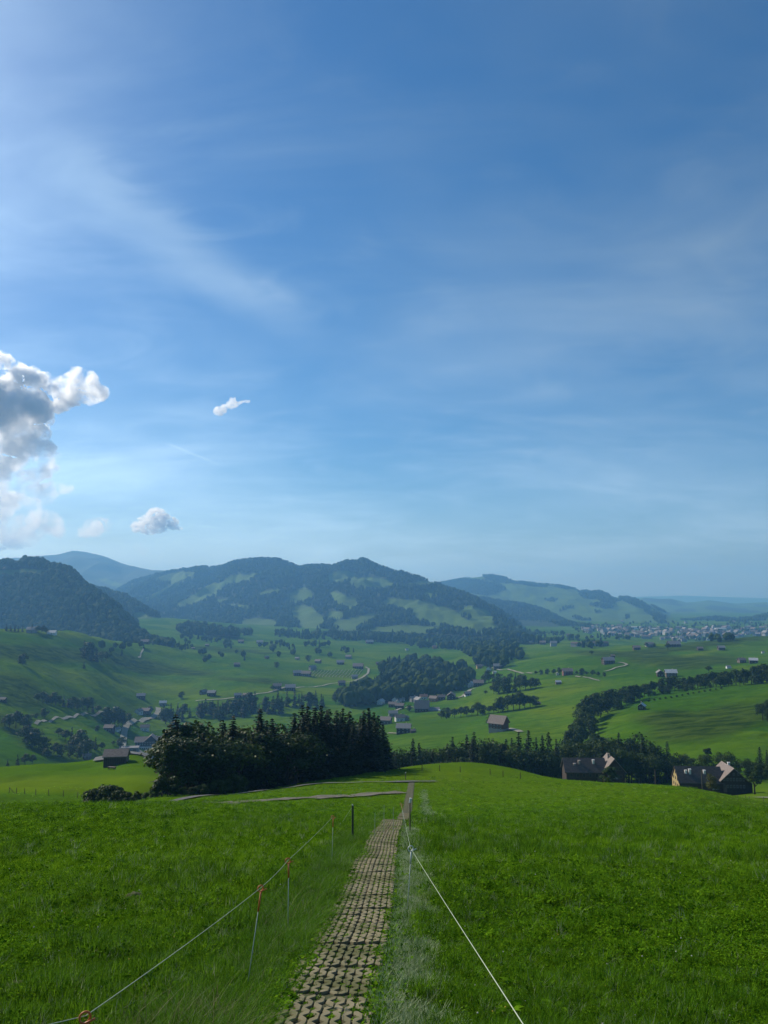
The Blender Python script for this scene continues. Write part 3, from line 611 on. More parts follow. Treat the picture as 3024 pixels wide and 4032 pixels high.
# ------------------------------------------------------------------ trees
def quads(name, C, Nn, size, mats, q, fold=0.25):
    """many small leaf faces: centres, rough normals, sizes"""
    n = len(C); Nn = Nn / (np.linalg.norm(Nn, axis=1)[:, None] + 1e-9)
    r = q.normal(size=(n, 3)); a = np.cross(Nn, r); a /= np.linalg.norm(a, axis=1)[:, None] + 1e-9; b = np.cross(Nn, a)
    s = size[:, None]; ar = q.uniform(0.55, 0.9, n)[:, None]
    v = np.stack([C - a * s - b * s * ar * 0.55, C + b * s * ar * -0.1 - a * s * 0.1 - b * s * ar + Nn * s * fold, C + a * s - b * s * ar * 0.2, C + a * s * 0.4 + b * s * ar, C - a * s * 0.7 + b * s * ar * 0.7 - Nn * s * fold * 0.5], 1)
    f = np.arange(n * 5).reshape(n, 5)
    return mesh_np(name, v.reshape(-1, 3), f, mats, False)
def limb_mesh(name, h, r, limbs, q):
    mb = MB(); mb.tube([(0, 0, -0.6), (q.uniform(-.1, .1), q.uniform(-.1, .1), h * 0.35), (q.uniform(-.3, .3), q.uniform(-.3, .3), h * 0.7), (0, 0, h * 0.93)], [r * 1.3, r, r * 0.55, r * 0.12], 7)
    for (p, e) in limbs: mb.tube([p, tuple((a + b) / 2 + q.uniform(-.15, .25) for a, b in zip(p, e)), e], [r * 0.38, r * 0.25, r * 0.1], 5)
    return mb.mesh(name, [M['bark']], True)
def make_spruce(seed, h=16.0, wide=0.19, whorls=30, per=9, seg=5, size=0.34):
    q = np.random.default_rng(seed); C = []; Nn = []; S = []
    for w in range(whorls):
        z = h * (0.05 + 0.95 * (w / whorls) ** 0.92); R = wide * h * (1 - z / h) ** 0.8 * q.uniform(0.75, 1.15) + 0.10
        k = max(4, int(per * (0.5 + 0.5 * (1 - z / h)))); a0 = q.uniform(0, 6.28)
        for j in range(k):
            a = a0 + 2 * math.pi * j / k + q.uniform(-.25, .25); L = R * q.uniform(0.65, 1.2); d = np.array([math.cos(a), math.sin(a), 0])
            m_ = max(2, int(seg * (0.4 + L / (wide * h))))
            for i in range(m_):
                f = (i + 0.6) / m_; side = np.array([-d[1], d[0], 0]) * q.normal() * 0.16 * L * (1.1 - f)
                C.append(d * L * f + side + np.array([0, 0, z - 0.42 * L * f + 0.22 * L * f * f + q.normal() * 0.06]))
                Nn.append(np.array([d[0] * 0.35, d[1] * 0.35, 1.0]) + q.normal(size=3) * 0.45); S.append(size * q.uniform(0.7, 1.35) * (0.65 + 0.6 * (1 - z / h)))
    crown = quads('crown', np.array(C), np.array(Nn), np.array(S), [M['spruce']], q)
    return limb_mesh('trunk', h, 0.017 * h, [], random.Random(seed)), crown, h
def make_broad(seed, h=13.0, wide=0.36, clumps=17, per=130, size=0.24, mat='broad', low=0.16):
    q = np.random.default_rng(seed); C = []; Nn = []; S = []; limbs = []
    zc = h * (low + 1) / 2; hz_ = h * (1 - low) / 2
    for c in range(clumps):
        d = q.normal(size=3); d /= np.linalg.norm(d); rr = q.uniform(0.35, 0.78)
        p = np.array([d[0] * wide * h * rr, d[1] * wide * h * rr, zc + d[2] * hz_ * rr * 0.95])
        taper = 1 - 0.45 * max(0, (p[2] - zc) / hz_); p[:2] *= taper
        R = h * wide * q.uniform(0.30, 0.50)
        n = int(per * q.uniform(0.8, 1.2)); dd = q.normal(size=(n, 3)); dd /= np.linalg.norm(dd, axis=1)[:, None]
        dd[:, 2] = np.where(dd[:, 2] < -0.4, -dd[:, 2], dd[:, 2])
        rad = R * q.uniform(0.55, 1.08, n) * (1 + 0.3 * noise3(dd * 2.3 + c * 5.1 + seed))
        C.append(p + dd * rad[:, None] * np.array([1, 1, 0.8])); Nn.append(dd + q.normal(size=(n, 3)) * 0.55 + np.array([0, 0, 0.35])); S.append(size * q.uniform(0.6, 1.4, n))
        if c < 7: limbs.append(((0, 0, h * q.uniform(0.2, 0.45)), tuple(p * 0.9)))
    crown = quads('crown', np.concatenate(C), np.concatenate(Nn), np.concatenate(S), [M[mat]], q)
    return limb_mesh('trunk', h * 0.8, 0.020 * h, limbs, random.Random(seed)), crown, h
SPRUCE = [make_spruce(i, 16, 0.21 + 0.025 * (i % 3), 32, 11) for i in range(4)]
BROAD = [make_broad(20 + i, 13, 0.40 + 0.04 * (i % 3), 20, low=0.04) for i in range(4)]
AUTUMN = [make_broad(30, 13, 0.36, mat='autumn')]
SHRUB = [make_broad(40 + i, 4.0, 0.55, 12, 120, 0.16, low=0.0) for i in range(3)]
SLIM = [make_broad(50 + i, 13, 0.20, 14, 110, 0.24, low=0.08) for i in range(2)]
SPRUCE_M = [make_spruce(60 + i, 16, 0.23 + 0.02 * (i % 2), 17, 8, 3, 0.70) for i in range(3)]
BROAD_M = [make_broad(70 + i, 13, 0.46 + 0.05 * (i % 2), 17, 62, 0.46, low=0.0) for i in range(3)]
KIND = {'s': ('spruce_tree', SPRUCE, 'spruce'), 'b': ('broadleaf_tree', BROAD, 'broadleaf tree'), 'a': ('broadleaf_tree', AUTUMN, 'yellowing broadleaf tree'), 'h': ('shrub', SHRUB, 'shrub'), 'l': ('broadleaf_tree', SLIM, 'slim broadleaf tree'),
        'S': ('spruce_tree', SPRUCE_M, 'spruce'), 'B': ('broadleaf_tree', BROAD_M, 'broadleaf tree')}
TREES = []      # (u, root, kind word, place, group)
def tree(kind, x, y, h, place, group, tilt=0.0, squash=1.0):
    nm, protos, word = KIND[kind]; tr, cr, h0 = protos[rnd.randrange(len(protos))]; s = h / h0
    z = float(H(x, y)); e = bpy.data.objects.new(nm, None); col.objects.link(e); e.location = (x, y, z - 0.1); e.rotation_euler = (0, 0, rnd.uniform(0, 6.28)); e.scale = (s * squash, s * squash, s)
    e.empty_display_size = 0.5
    link('trunk', tr, e); link('crown', cr, e)
    TREES.append((float(proj(x, y, z)[0]), e, word, place, group)); return e
def tree_top(kind, u, Y, vtop, place, group, dx=0.0, squash=1.0, hmin=2.0):
    """a tree at distance Y whose top is seen at photo row vtop"""
    x = pix_dir(u, vtop)[0] * Y; z = float(H(x, Y)); h = EYE + pix_dir(u, vtop)[1] * Y - z
    return tree(kind, x + dx, Y, max(h, hmin), place, group, squash=squash)
# the dark wood left of the path
W1 = [(664, 2850, 'l'), (680, 2822, 'l'), (694, 2804, 's'), (716, 2816, 'l'), (745, 2812, 'b'), (776, 2818, 'b'), (800, 2842, 'b'), (825, 2885, 'b'), (848, 2868, 'b'), (875, 2828, 's'), (905, 2850, 'a'), (918, 2812, 's'), (955, 2835, 'b'), (985, 2838, 'b'), (1024, 2782, 's'), (1050, 2830, 's'), (1072, 2822, 's'), (1105, 2845, 'b'), (1130, 2835, 'b'), (1160, 2800, 's'), (1190, 2768, 's'), (1212, 2775, 's'), (1240, 2778, 's'), (1265, 2772, 's'), (1295, 2785, 's'), (1325, 2790, 's'), (1350, 2784, 's'), (1378, 2795, 's'), (1405, 2815, 'b'), (1432, 2790, 's'), (1452, 2782, 's'), (1472, 2800, 's'), (1490, 2812, 's'), (1508, 2848, 's'), (1524, 2900, 's')]
def edgeY(u): return float(np.interp(u, [620, 900, 1250, 1545], [112, 122, 140, 172]))
for (u, vt, k) in W1:
    tree_top(k, u, edgeY(u) + rnd.uniform(6, 16), vt, squash=1.2 if k == 'b' and u > 760 else 1.0 if k == 'b' else 1.4, place='in the dark wood left of the path', group='trees of the dark wood')
for i in range(30):
    u = 680 + i * 28.5 + rnd.uniform(-8, 8); vt = float(np.interp(u, [w[0] for w in W1], [w[1] for w in W1])) + rnd.uniform(25, 70)
    tree_top('l' if u < 730 else 'b' if rnd.random() < 0.45 and u < 1200 else 's', u, edgeY(u) + rnd.uniform(0, 5), vt, 'in the dark wood left of the path', 'trees of the dark wood', squash=1.3 if u > 730 else 1.0)
for i in range(18):
    u = 700 + i * 45 + rnd.uniform(-10, 10); vt = float(np.interp(u, [w[0] for w in W1], [w[1] for w in W1])) + rnd.uniform(8, 40)
    tree_top('s', u, edgeY(u) + rnd.uniform(20, 34), vt, 'in the dark wood left of the path', 'trees of the dark wood')
for (u, Y, vt) in [(375, 118, 3082), (410, 120, 3070), (440, 117, 3078), (470, 115, 3100), (505, 113, 3108), (540, 112, 3112), (575, 110, 3110), (610, 109, 3098), (640, 108, 3050), (662, 108, 3040), (690, 107, 3080), (720, 107, 3090), (760, 108, 3092), (800, 110, 3078), (830, 112, 3072), (860, 113, 3060), (890, 115, 3062), (920, 117, 3045), (945, 118, 3040)]:
    tree_top('h', u, Y, vt, 'along the foot of the dark wood', 'shrubs at the foot of the wood', hmin=1.2)
# forest band behind the right-hand farmhouses
W2 = [(1562, 2925, 'b'), (1585, 2940, 'b'), (1605, 2930, 'b'), (1626, 2902, 's'), (1650, 2920, 's'), (1676, 2928, 'b'), (1702, 2918, 'b'), (1722, 2925, 'b'), (1745, 2932, 'b'), (1762, 2922, 's'), (1782, 2895, 's'), (1810, 2905, 'b'), (1838, 2888, 's'), (1866, 2876, 's'), (1890, 2890, 'b'), (1925, 2895, 'l'), (1945, 2890, 'b'), (1972, 2885, 'l'), (1992, 2905, 's'), (2015, 2900, 's'), (2042, 2878, 's'), (2080, 2870, 's'), (2110, 2898, 's'), (2135, 2890, 's'), (2160, 2878, 's'), (2190, 2905, 's'), (2222, 2915, 'b'), (2255, 2900, 'b'), (2285, 2895, 'l'), (2315, 2910, 'l'), (2345, 2900, 'b'), (2375, 2885, 'b'), (2405, 2888, 'b'), (2435, 2880, 's'), (2470, 2895, 'b'), (2500, 2880, 'b'), (2528, 2886, 's'), (2560, 2905, 'b'), (2590, 2935, 'b'), (2626, 2915, 's'), (2655, 2960, 'b'), (2690, 2958, 'b'), (2720, 2975, 'b'), (2785, 2930, 'l'), (2835, 2955, 'b'), (2870, 2952, 'b'), (2905, 2985, 'b'), (2940, 2980, 'b'), (2965, 2990, 'b'), (2990, 2938, 's'), (3018, 2950, 's'), (3050, 2930, 's')]
def bandY(u): return float(np.interp(u, [1560, 1900, 2200, 2500, 2700, 3024], [245, 280, 300, 305, 300, 285]))
for (u, vt, k) in W2: tree_top(k, u, bandY(u) + rnd.uniform(8, 26), vt, 'in the forest band behind the two farmhouses', 'trees of the forest band')
for i in range(44):
    u = 1560 + i * 34 + rnd.uniform(-10, 10); vt = float(np.interp(u, [w[0] for w in W2], [w[1] for w in W2])) + rnd.uniform(25, 65)
    tree_top('s' if rnd.random() < 0.35 else rnd.choice('bbl'), u, bandY(u) + rnd.uniform(0, 6), vt, 'in the forest band behind the two farmhouses', 'trees of the forest band')
tree_top('l', 2400, 236, 2995, 'standing in front of the long dark farmhouse', 'yard trees', squash=1.5)
tree_top('a', 2800, 222, 3040, 'standing in front of the yellow-gabled farmhouse', 'yard trees', squash=0.9)
tree_top('l', 2967, 228, 3020, 'at the right end of the yellow-gabled farmhouse', 'yard trees', squash=1.3)
# tree row climbing the right slope
W3 = [(2252, 2870, 430), (2275, 2820, 460), (2300, 2760, 510), (2325, 2728, 540), (2355, 2722, 560), (2385, 2712, 580), (2415, 2708, 590), (2445, 2702, 600), (2475, 2692, 610), (2505, 2690, 620), (2535, 2686, 630), (2565, 2676, 640), (2595, 2668, 645), (2625, 2660, 645), (2655, 2658, 645), (2685, 2662, 640), (2715, 2658, 640), (2745, 2652, 640), (2775, 2645, 640), (2805, 2638, 640), (2835, 2640, 635), (2865, 2636, 630), (2895, 2630, 630), (2925, 2626, 625), (2955, 2620, 620), (2985, 2612, 620), (3015, 2606, 615), (3045, 2606, 610)]
for (u, vt, Y) in W3:
    tree_top('B' if rnd.random() < 0.85 else 'S', u, Y + rnd.uniform(-4, 4), vt, 'in the tree row climbing the right slope', 'trees of the right slope')
    tree_top('B', u + rnd.uniform(6, 20), Y - rnd.uniform(10, 24), vt + rnd.uniform(22, 48), 'in the tree row climbing the right slope', 'trees of the right slope')
for (u, vt, Y) in [(2290, 2850, 450), (2300, 2800, 490), (2320, 2830, 470), (2270, 2875, 425), (2350, 2880, 390), (2330, 2905, 380)]:
    tree_top('B', u, Y, vt, 'in the tree row climbing the right slope', 'trees of the right slope')
for u in range(2555, 2850, 22): tree_top('h', u, float(np.interp(u, [2550, 2850], [575, 600])), float(np.interp(u, [2550, 2650, 2850], [2775, 2752, 2728])) + rnd.uniform(-6, 6), 'below the tree row on the right slope', 'shrubs on the right slope')
for (u, Y, vt) in [(3000, 430, 2755), (3030, 425, 2740), (3020, 420, 2785)]: tree_top('b', u, Y, vt, 'at the right edge of the steep meadow', 'trees on the steep meadow')
# hedgerows of the middle distance
def row(pts_, place, group, kinds='BBBS', back=0.0):
    for (u, vb, vt) in pts_:
        g = ground_at(u, vb, 200)
        if g: tree(rnd.choice(kinds), g[0], g[1] + back, max((vb - vt) * g[1] / F, 2.5) * 1.05, place, group)
row([(1738, 2832, 2798), (1758, 2830, 2785), (1790, 2828, 2788), (1815, 2824, 2782), (1838, 2822, 2782), (1858, 2818, 2786), (1880, 2818, 2764), (1900, 2815, 2775), (1925, 2812, 2778), (1945, 2808, 2768), (1962, 2806, 2758), (1980, 2803, 2742), (2000, 2800, 2735), (2022, 2797, 2732), (2046, 2793, 2725), (2066, 2790, 2735), (2088, 2786, 2738), (2108, 2782, 2738)], 'in the hedgerow below the valley village', 'hedgerow trees of the valley meadow', 'BBBB')
row([(1912, 2735, 2718), (1945, 2733, 2690), (1962, 2731, 2676), (1985, 2729, 2668), (2006, 2727, 2674), (2028, 2724, 2670), (2048, 2721, 2658), (2070, 2718, 2660), (2090, 2715, 2668), (2110, 2712, 2672)], 'in the short hedgerow beyond the valley village', 'hedgerow trees beyond the village', 'BBBS')
row([(1905, 2692, 2655), (1925, 2690, 2640), (1945, 2688, 2645), (1965, 2687, 2650), (1985, 2690, 2662), (2010, 2680, 2650), (2030, 2676, 2648), (2050, 2670, 2655), (1868, 2692, 2668)], 'in the copse between village and far farmstead', 'copse trees', 'BBS')
row([(2110, 2658, 2640), (2130, 2657, 2636), (2155, 2656, 2632), (2180, 2656, 2634), (2205, 2656, 2628), (2225, 2656, 2640), (2270, 2658, 2640), (2290, 2660, 2630), (2310, 2661, 2642), (2335, 2662, 2638), (2355, 2663, 2644), (2380, 2664, 2646)], 'in the low hedge beside the red farmhouse', 'hedge trees by the red farmhouse', 'BBB')
row([(150, 2766, 2728), (168, 2769, 2722), (188, 2772, 2735), (205, 2774, 2740), (218, 2777, 2726), (235, 2780, 2745), (250, 2783, 2740), (268, 2786, 2752), (285, 2789, 2742), (305, 2792, 2748), (325, 2796, 2744), (345, 2800, 2745), (365, 2804, 2770), (385, 2808, 2776)], 'in the sloping hedgerow on the left hillside', 'hedgerow trees of the left hillside', 'BBBS')
row([(415, 2850, 2800), (430, 2855, 2785), (450, 2858, 2780), (468, 2858, 2798), (482, 2862, 2820), (440, 2850, 2800)], 'in the round clump by the gravel lane', 'clump trees by the lane', 'BB')
row([(30, 2870, 2815), (10, 2860, 2825), (55, 2868, 2800), (85, 2880, 2825), (105, 2862, 2812), (170, 2830, 2790), (137, 2830, 2808), (95, 2930, 2860), (120, 2945, 2870), (145, 2955, 2890), (160, 2965, 2905), (250, 2930, 2880), (275, 2940, 2875), (300, 2960, 2880), (320, 2975, 2915), (225, 2905, 2868), (205, 2975, 2930), (235, 2985, 2935), (265, 2985, 2940), (300, 2990, 2945), (180, 2985, 2945), (345, 2960, 2915), (370, 2955, 2910), (395, 2960, 2925), (60, 3015, 2975), (90, 3012, 2970), (120, 3008, 2975), (20, 3018, 2990), (440, 2938, 2920), (475, 2945, 2905), (462, 2940, 2918)], 'in the wooded stream dip at lower left', 'trees of the stream dip', 'BBBBS', back=3)
row([(90, 2618, 2570), (80, 2600, 2582)], 'on the left hillside', 'hillside trees', 'SB')
row([(330, 2590, 2525), (345, 2598, 2528), (360, 2602, 2540), (378, 2606, 2552), (400, 2608, 2562), (418, 2606, 2565), (330, 2632, 2605)], 'in the dark clump on the left ridge', 'ridge clump trees', 'SSB')
row([(25, 2484, 2458), (42, 2485, 2462), (58, 2486, 2460), (72, 2487, 2464), (88, 2488, 2466), (125, 2490, 2458), (150, 2492, 2462), (165, 2494, 2462), (182, 2496, 2470)], 'behind the farmhouse on the left ridge', 'trees on the left ridge', 'SSB')
row([(545, 2535, 2512), (590, 2540, 2524), (602, 2540, 2525)], 'beside the small farm on the ridge end', 'ridge end trees', 'BS')
row([(590, 2810, 2780), (508, 2838, 2806), (382, 2880, 2855), (345, 2968, 2920), (715, 2750, 2722), (1215, 2605, 2578), (1072, 2720, 2698), (1088, 2630, 2605), (2630, 2560, 2532), (2545, 2548, 2530), (2790, 2650, 2620), (2330, 2580, 2560), (2575, 2548, 2532), (1500, 2660, 2636), (1610, 2800, 2776), (1940, 2875, 2815), (1465, 2855, 2830), (1478, 2768, 2745)], 'standing alone on the far meadows', 'lone meadow trees', 'BBB')
# the conifer strip along the river, each tree small
for i in range(70):
    u = rnd.uniform(640, 1345); g = None
    vb = float(np.interp(u, [640, 800, 1000, 1150, 1345], [2850, 2835, 2815, 2800, 2770])) + rnd.uniform(-26, 6)
    g = ground_at(u, vb, 300)
    if g: tree('S' if rnd.random() < 0.75 else 'B', g[0], g[1], rnd.uniform(13, 22), 'in the conifer strip along the valley stream', 'trees along the valley stream')
cnt = {}
for (u, e, word, place, group) in sorted(TREES, key=lambda q_: q_[0]):
    k = (word, place); cnt[k] = cnt.get(k, 0) + 1
    e['_n'] = cnt[k]
for (u, e, word, place, group) in TREES:
    n = e['_n']; del e['_n']
    lab = f'{word} {place}' if cnt[(word, place)] == 1 else f'{ordinal(n)} {word} from the left {place}'
    tag(e, lab, 'shrub' if word == 'shrub' else 'tree', group)
# woods that read as one mass
def wood(name, poly, n, hgt, con, label=None, ymin=300):
    poly = np.array(poly, float); lo, hi = poly.min(0), poly.max(0); pos = []
    def inside(p):
        c = False; j = len(poly) - 1
        for i in range(len(poly)):
            if (poly[i][1] > p[1]) != (poly[j][1] > p[1]) and p[0] < (poly[j][0] - poly[i][0]) * (p[1] - poly[i][1]) / (poly[j][1] - poly[i][1]) + poly[i][0]: c = not c
            j = i
        return c
    while len(pos) < n:
        p = (rnd.uniform(lo[0], hi[0]), rnd.uniform(lo[1], hi[1]))
        if not inside(p): continue
        g = ground_at(p[0], p[1], ymin); n -= 0 if g else 1
        if g: pos.append(g)
    pos = np.array(pos); k = len(pos); h = hgt * rng.uniform(0.65, 1.2, k); c = rng.random(k) < con
    pick = np.where(c, rng.integers(0, 4, k), rng.integers(4, 8, k)); rot = np.zeros((k, 3)); rot[:, 2] = rng.uniform(0, 6.28, k)
    scatter(name, pos, np.stack([h * 1.1, h * 1.1, h], -1), rot, pick, far_coll)
wood('wood', [(1345, 2790), (1355, 2740), (1430, 2715), (1510, 2690), (1500, 2640), (1530, 2615), (1640, 2612), (1760, 2625), (1850, 2650), (1862, 2690), (1800, 2722), (1700, 2745), (1600, 2758), (1480, 2775)], 620, 19, 0.6)
wood('wood', [(1590, 2540), (1640, 2552), (1800, 2560), (1830, 2580), (1900, 2600), (2040, 2605), (2065, 2588), (2030, 2550), (1950, 2530), (1800, 2512), (1650, 2505), (1590, 2515)], 420, 20, 0.45)
wood('wood', [(700, 2478), (800, 2490), (900, 2505), (1000, 2502), (1040, 2512), (980, 2496), (860, 2480), (740, 2462)], 160, 20, 0.6)
wood('wood', [(1060, 2505), (1200, 2518), (1400, 2525), (1590, 2535), (1590, 2505), (1400, 2500), (1200, 2495), (1080, 2490)], 300, 19, 0.6)
wood('wood', [(690, 2465), (760, 2505), (790, 2520), (740, 2510), (700, 2490)], 40, 18, 0.6)
wood('wood', [(1870, 2625), (1930, 2628), (1990, 2630), (1990, 2610), (1880, 2600)], 60, 17, 0.5)
for (cu, cv, ru, rv, n) in [(850, 2525, 60, 8, 14), (1110, 2565, 60, 30, 16), (1250, 2540, 80, 10, 14), (720, 2540, 40, 30, 16), (1080, 2545, 60, 10, 12), (2330, 2545, 60, 10, 26), (2240, 2520, 80, 12, 24), (2420, 2510, 120, 14, 30), (2700, 2490, 320, 26, 130), (2600, 2470, 300, 20, 90), (2930, 2470, 120, 22, 70), (2350, 2480, 120, 16, 60), (2150, 2500, 80, 10, 26), (2800, 2520, 120, 10, 40), (1900, 2515, 60, 8, 12), (860, 2590, 120, 30, 10), (1330, 2570, 120, 25, 10), (2080, 2530, 60, 12, 10), (900, 2545, 30, 14, 10), (480, 2560, 120, 30, 10)]:
    wood('copse', [(cu + ru * math.cos(a) * rnd.uniform(0.7, 1.1), cv + rv * math.sin(a) * rnd.uniform(0.7, 1.1)) for a in np.linspace(0, 6.0, 12)], n, 13, 0.35)
# ------------------------------------------------------------------ buildings
WIN = {}
def window_mesh(w, h, frame):
    k = (round(w, 2), round(h, 2), frame)
    if k not in WIN:
        mb = MB(); t_ = 0.05
        mb.box(-w / 2, w / 2, -0.02, 0.10, 0, h, 0)
        g = min(0.09, w * 0.16)
        mb.box(-w / 2 + g, w / 2 - g, -0.035, -0.02, g, h - g, 1)
        mb.box(-0.03, 0.03, -0.05, -0.036, g, h - g, 0)
        WIN[k] = mb.mesh('window', [M[frame], M['glass']])
    return WIN[k]
def add_windows(root, x0, x1, y, zs, n, rotz=0.0, w=0.9, h=1.1, frame='frame_white', along='x', sign=-1):
    for z in zs:
        for i in range(n):
            f = x0 + (x1 - x0) * (i + 0.5) / n
            if along == 'x': link('window', window_mesh(w, h, frame), root, (f, y, z), (0, 0, 0 if sign < 0 else math.pi))
            else: link('window', window_mesh(w, h, frame), root, (y, f, z), (0, 0, -math.pi / 2 if sign < 0 else math.pi / 2))
def body(root, L, W, hw, rise, wall, roof, cx=0.0, cy_=0.0, axis='x', over=0.7, plinth=None, names=('wall', 'roof'), zb=-2.5, thick=0.22):
    """gabled block: ridge along axis, walls to eave height hw, ridge hw+rise"""
    poly = [(-W / 2, zb), (W / 2, zb), (W / 2, hw), (0, hw + rise), (-W / 2, hw)]
    mb = MB(); off = (lambda p: p)
    if axis == 'x': mb.prism([(p[0] + cy_, p[1]) for p in poly], 'x', cx - L / 2, cx + L / 2)
    else: mb.prism([(p[0] + cx, p[1]) for p in poly], 'y', cy_ - L / 2, cy_ + L / 2)
    wo_ = mb.obj(names[0], M[wall], root)
    sl_ = rise / (W / 2); e = over; ro = MB(); a = thick
    for sgn in (-1, 1):
        p = [(sgn * (W / 2 + e), hw - sl_ * e + 0.03), (0.0, hw + rise + 0.03), (0.0, hw + rise + a + 0.03), (sgn * (W / 2 + e), hw - sl_ * e + a + 0.03)]
        if sgn > 0: p = p[::-1]
        if axis == 'x': ro.prism([(q_[0] + cy_, q_[1]) for q_ in p], 'x', cx - L / 2 - e, cx + L / 2 + e)
        else: ro.prism([(q_[0] + cx, q_[1]) for q_ in p], 'y', cy_ - L / 2 - e, cy_ + L / 2 + e)
    rf = ro.obj(names[1], M[roof], root)
    if plinth:
        pb = MB(); w2, l2 = W / 2 + 0.05, L / 2 + 0.05
        if axis == 'x': pb.box(cx - l2, cx + l2, cy_ - w2, cy_ + w2, zb, hw * 0.32)
        else: pb.box(cx - w2, cx + w2, cy_ - l2, cy_ + l2, zb, hw * 0.32)
        pb.obj('plinth', M[plinth], root)
    return wo_, rf
def chimney(rf, x, y, z, h=1.2, w=0.6, mat='brick'):
    mb = MB(); mb.box(x - w / 2, x + w / 2, y - w / 2, y + w / 2, z - 0.9, z + h); mb.box(x - w * 0.65, x + w * 0.65, y - w * 0.65, y + w * 0.65, z + h + 0.08, z + h + 0.2); mb.box(x - w * 0.3, x + w * 0.3, y - w * 0.3, y + w * 0.3, z + h, z + h + 0.08)
    return mb.obj('chimney', M[mat], rf)
def door(root, x, y, w=1.0, h=2.1, mat='timber2'):
    mb = MB(); mb.box(x - w / 2, x + w / 2, y - 0.05, y + 0.1, 0.0, h); return mb.obj('door', M[mat], root)
def root_at(name, x, y, rot, label, cat, group=None, z=None, sink=0.0):
    e = bpy.data.objects.new(name, None); col.objects.link(e); e.empty_display_size = 1
    e.location = (x, y, (float(H(x, y)) if z is None else z) - sink); e.rotation_euler = (0, 0, math.radians(rot)); tag(e, label, cat, group); return e
def house(u, v, wpx, rot, wall, roof, label, storeys=2, plinth=None, gable=None, shape=0.72, win=True, name='house', cat='house', group=None, chim=True, ymin=250):
    g = ground_at(u, v, ymin)
    if not g: return None
    c, s = abs(math.cos(math.radians(rot))), abs(math.sin(math.radians(rot)))
    L = wpx * g[1] / F / (c + shape * s); L = max(L, 4.0); W = L * shape
    hw = min(2.55 * storeys, 0.44 * L); rise = W * 0.36
    r = root_at(name, g[0], g[1] + W * 0.3, rot, label, cat, group, z=g[2])
    _, rf = body(r, L, W, hw, rise, wall, roof, over=min(0.8, 0.08 * L), plinth=plinth)
    if gable:
        mb = MB(); mb.prism([(-W / 2 + 0.1, 0.3), (W / 2 - 0.1, 0.3), (W / 2 - 0.1, hw - 0.02), (0, hw + rise - 0.1), (-W / 2 + 0.1, hw - 0.02)], 'x', -L / 2 - 0.06, -L / 2 - 0.005); mb.obj('gable_panel', M[gable], r)
    if win:
        n = max(2, int(L / 3.2)); zs = [1.0 + 2.5 * k for k in range(storeys) if 1.0 + 2.5 * k + 1.2 < hw]
        add_windows(r, -L / 2 + 0.4, L / 2 - 0.4, -W / 2 - (0.06 if plinth else 0.01), zs, min(n, 4))
        add_windows(r, -W / 2 + 0.5, W / 2 - 0.5, -L / 2 - (0.08 if gable or plinth else 0.01), zs, 2, along='y', sign=-1)
        door(r, L * 0.06, -W / 2 - (0.06 if plinth else 0.0))
    if chim: chimney(rf, L * 0.18, W * 0.12, hw + rise * 0.8)
    return r
T_, W_ = 'timber', 'white'
HV = 'houses of the valley village'; HF = 'farmhouses on the far meadows'
VILLAGE = [
 (1500, 2773, 30, 60, W_, 'roof_pale', 'white house with pale roof at the left end of the village'), (1530, 2757, 30, 15, 'grey_wall', 'roof_pale', 'grey house with shining pale roof at the village wood edge'),
 (1556, 2766, 25, 80, W_, 'roof_brown', 'white gabled house behind the brown village barn'), (1566, 2774, 18, 85, W_, 'roof_grey', 'smallest white gable in the left part of the village'),
 (1582, 2762, 24, 20, W_, 'roof_grey', 'white house with grey roof by the village wood'), (1545, 2784, 30, -10, 'timber2', 'roof_brown', 'brown weathered barn at the front left of the village'),
 (1574, 2791, 34, -12, T_, 'roof_brown', 'broad dark barn at the front of the village'), (1630, 2763, 34, 25, 'grey_wall', 'roof_grey', 'grey house left of the white gable in mid village'),
 (1648, 2768, 34, -62, W_, 'roof_grey', 'white gabled house with dark roof in mid village'), (1668, 2754, 30, 10, W_, 'roof_red', 'house with pinkish tiled roof at the back of the village'),
 (1708, 2762, 36, -30, 'orange_wall', 'roof_brown', 'house with bright orange gable in the village'), (1738, 2756, 30, 8, T_, 'roof_brown', 'low dark house right of the orange one'),
 (1778, 2754, 36, 80, T_, 'roof_brown', 'dark timber house standing apart at the village right end'), (1842, 2740, 26, 12, T_, 'roof_grey', 'dark house with white base beside the village road'),
 (1548, 2822, 34, 5, 'grey_wall', 'roof_grey', 'tall grey house behind the lower hamlet'), (1520, 2852, 46, -18, 'timber2', 'roof_brown', 'long brown house at the left of the lower hamlet'),
 (1574, 2840, 40, 14, W_, 'roof_brown', 'white walled house with brown roof in the lower hamlet'), (1600, 2836, 22, 75, 'grey_wall', 'roof_brown', 'small brown-roofed house at the right of the lower hamlet'),
 (1590, 2888, 56, -8, T_, 'roof_grey', 'dark farmhouse alone on the meadow below the hamlet'), (1627, 2886, 20, 5, T_, 'roof_brown', 'small dark shed beside the lone meadow farmhouse'),
 (1855, 2704, 26, 75, W_, 'roof_pale', 'white gabled house with pale roof above the village'), (1885, 2702, 40, -6, T_, 'roof_brown', 'long brown barn beside the white house above the village')]
for i, (u, v, w, r, wa, ro, lab) in enumerate(VILLAGE):
    house(u, v, w, r, wa, ro, lab, plinth='white' if i in (13, 16) else None, group=HV, gable='orange_wall' if i == 10 else None, name='barn' if 'barn' in lab or 'shed' in lab else 'house', cat='barn' if 'barn' in lab or 'shed' in lab else 'house', win='shed' not in lab)
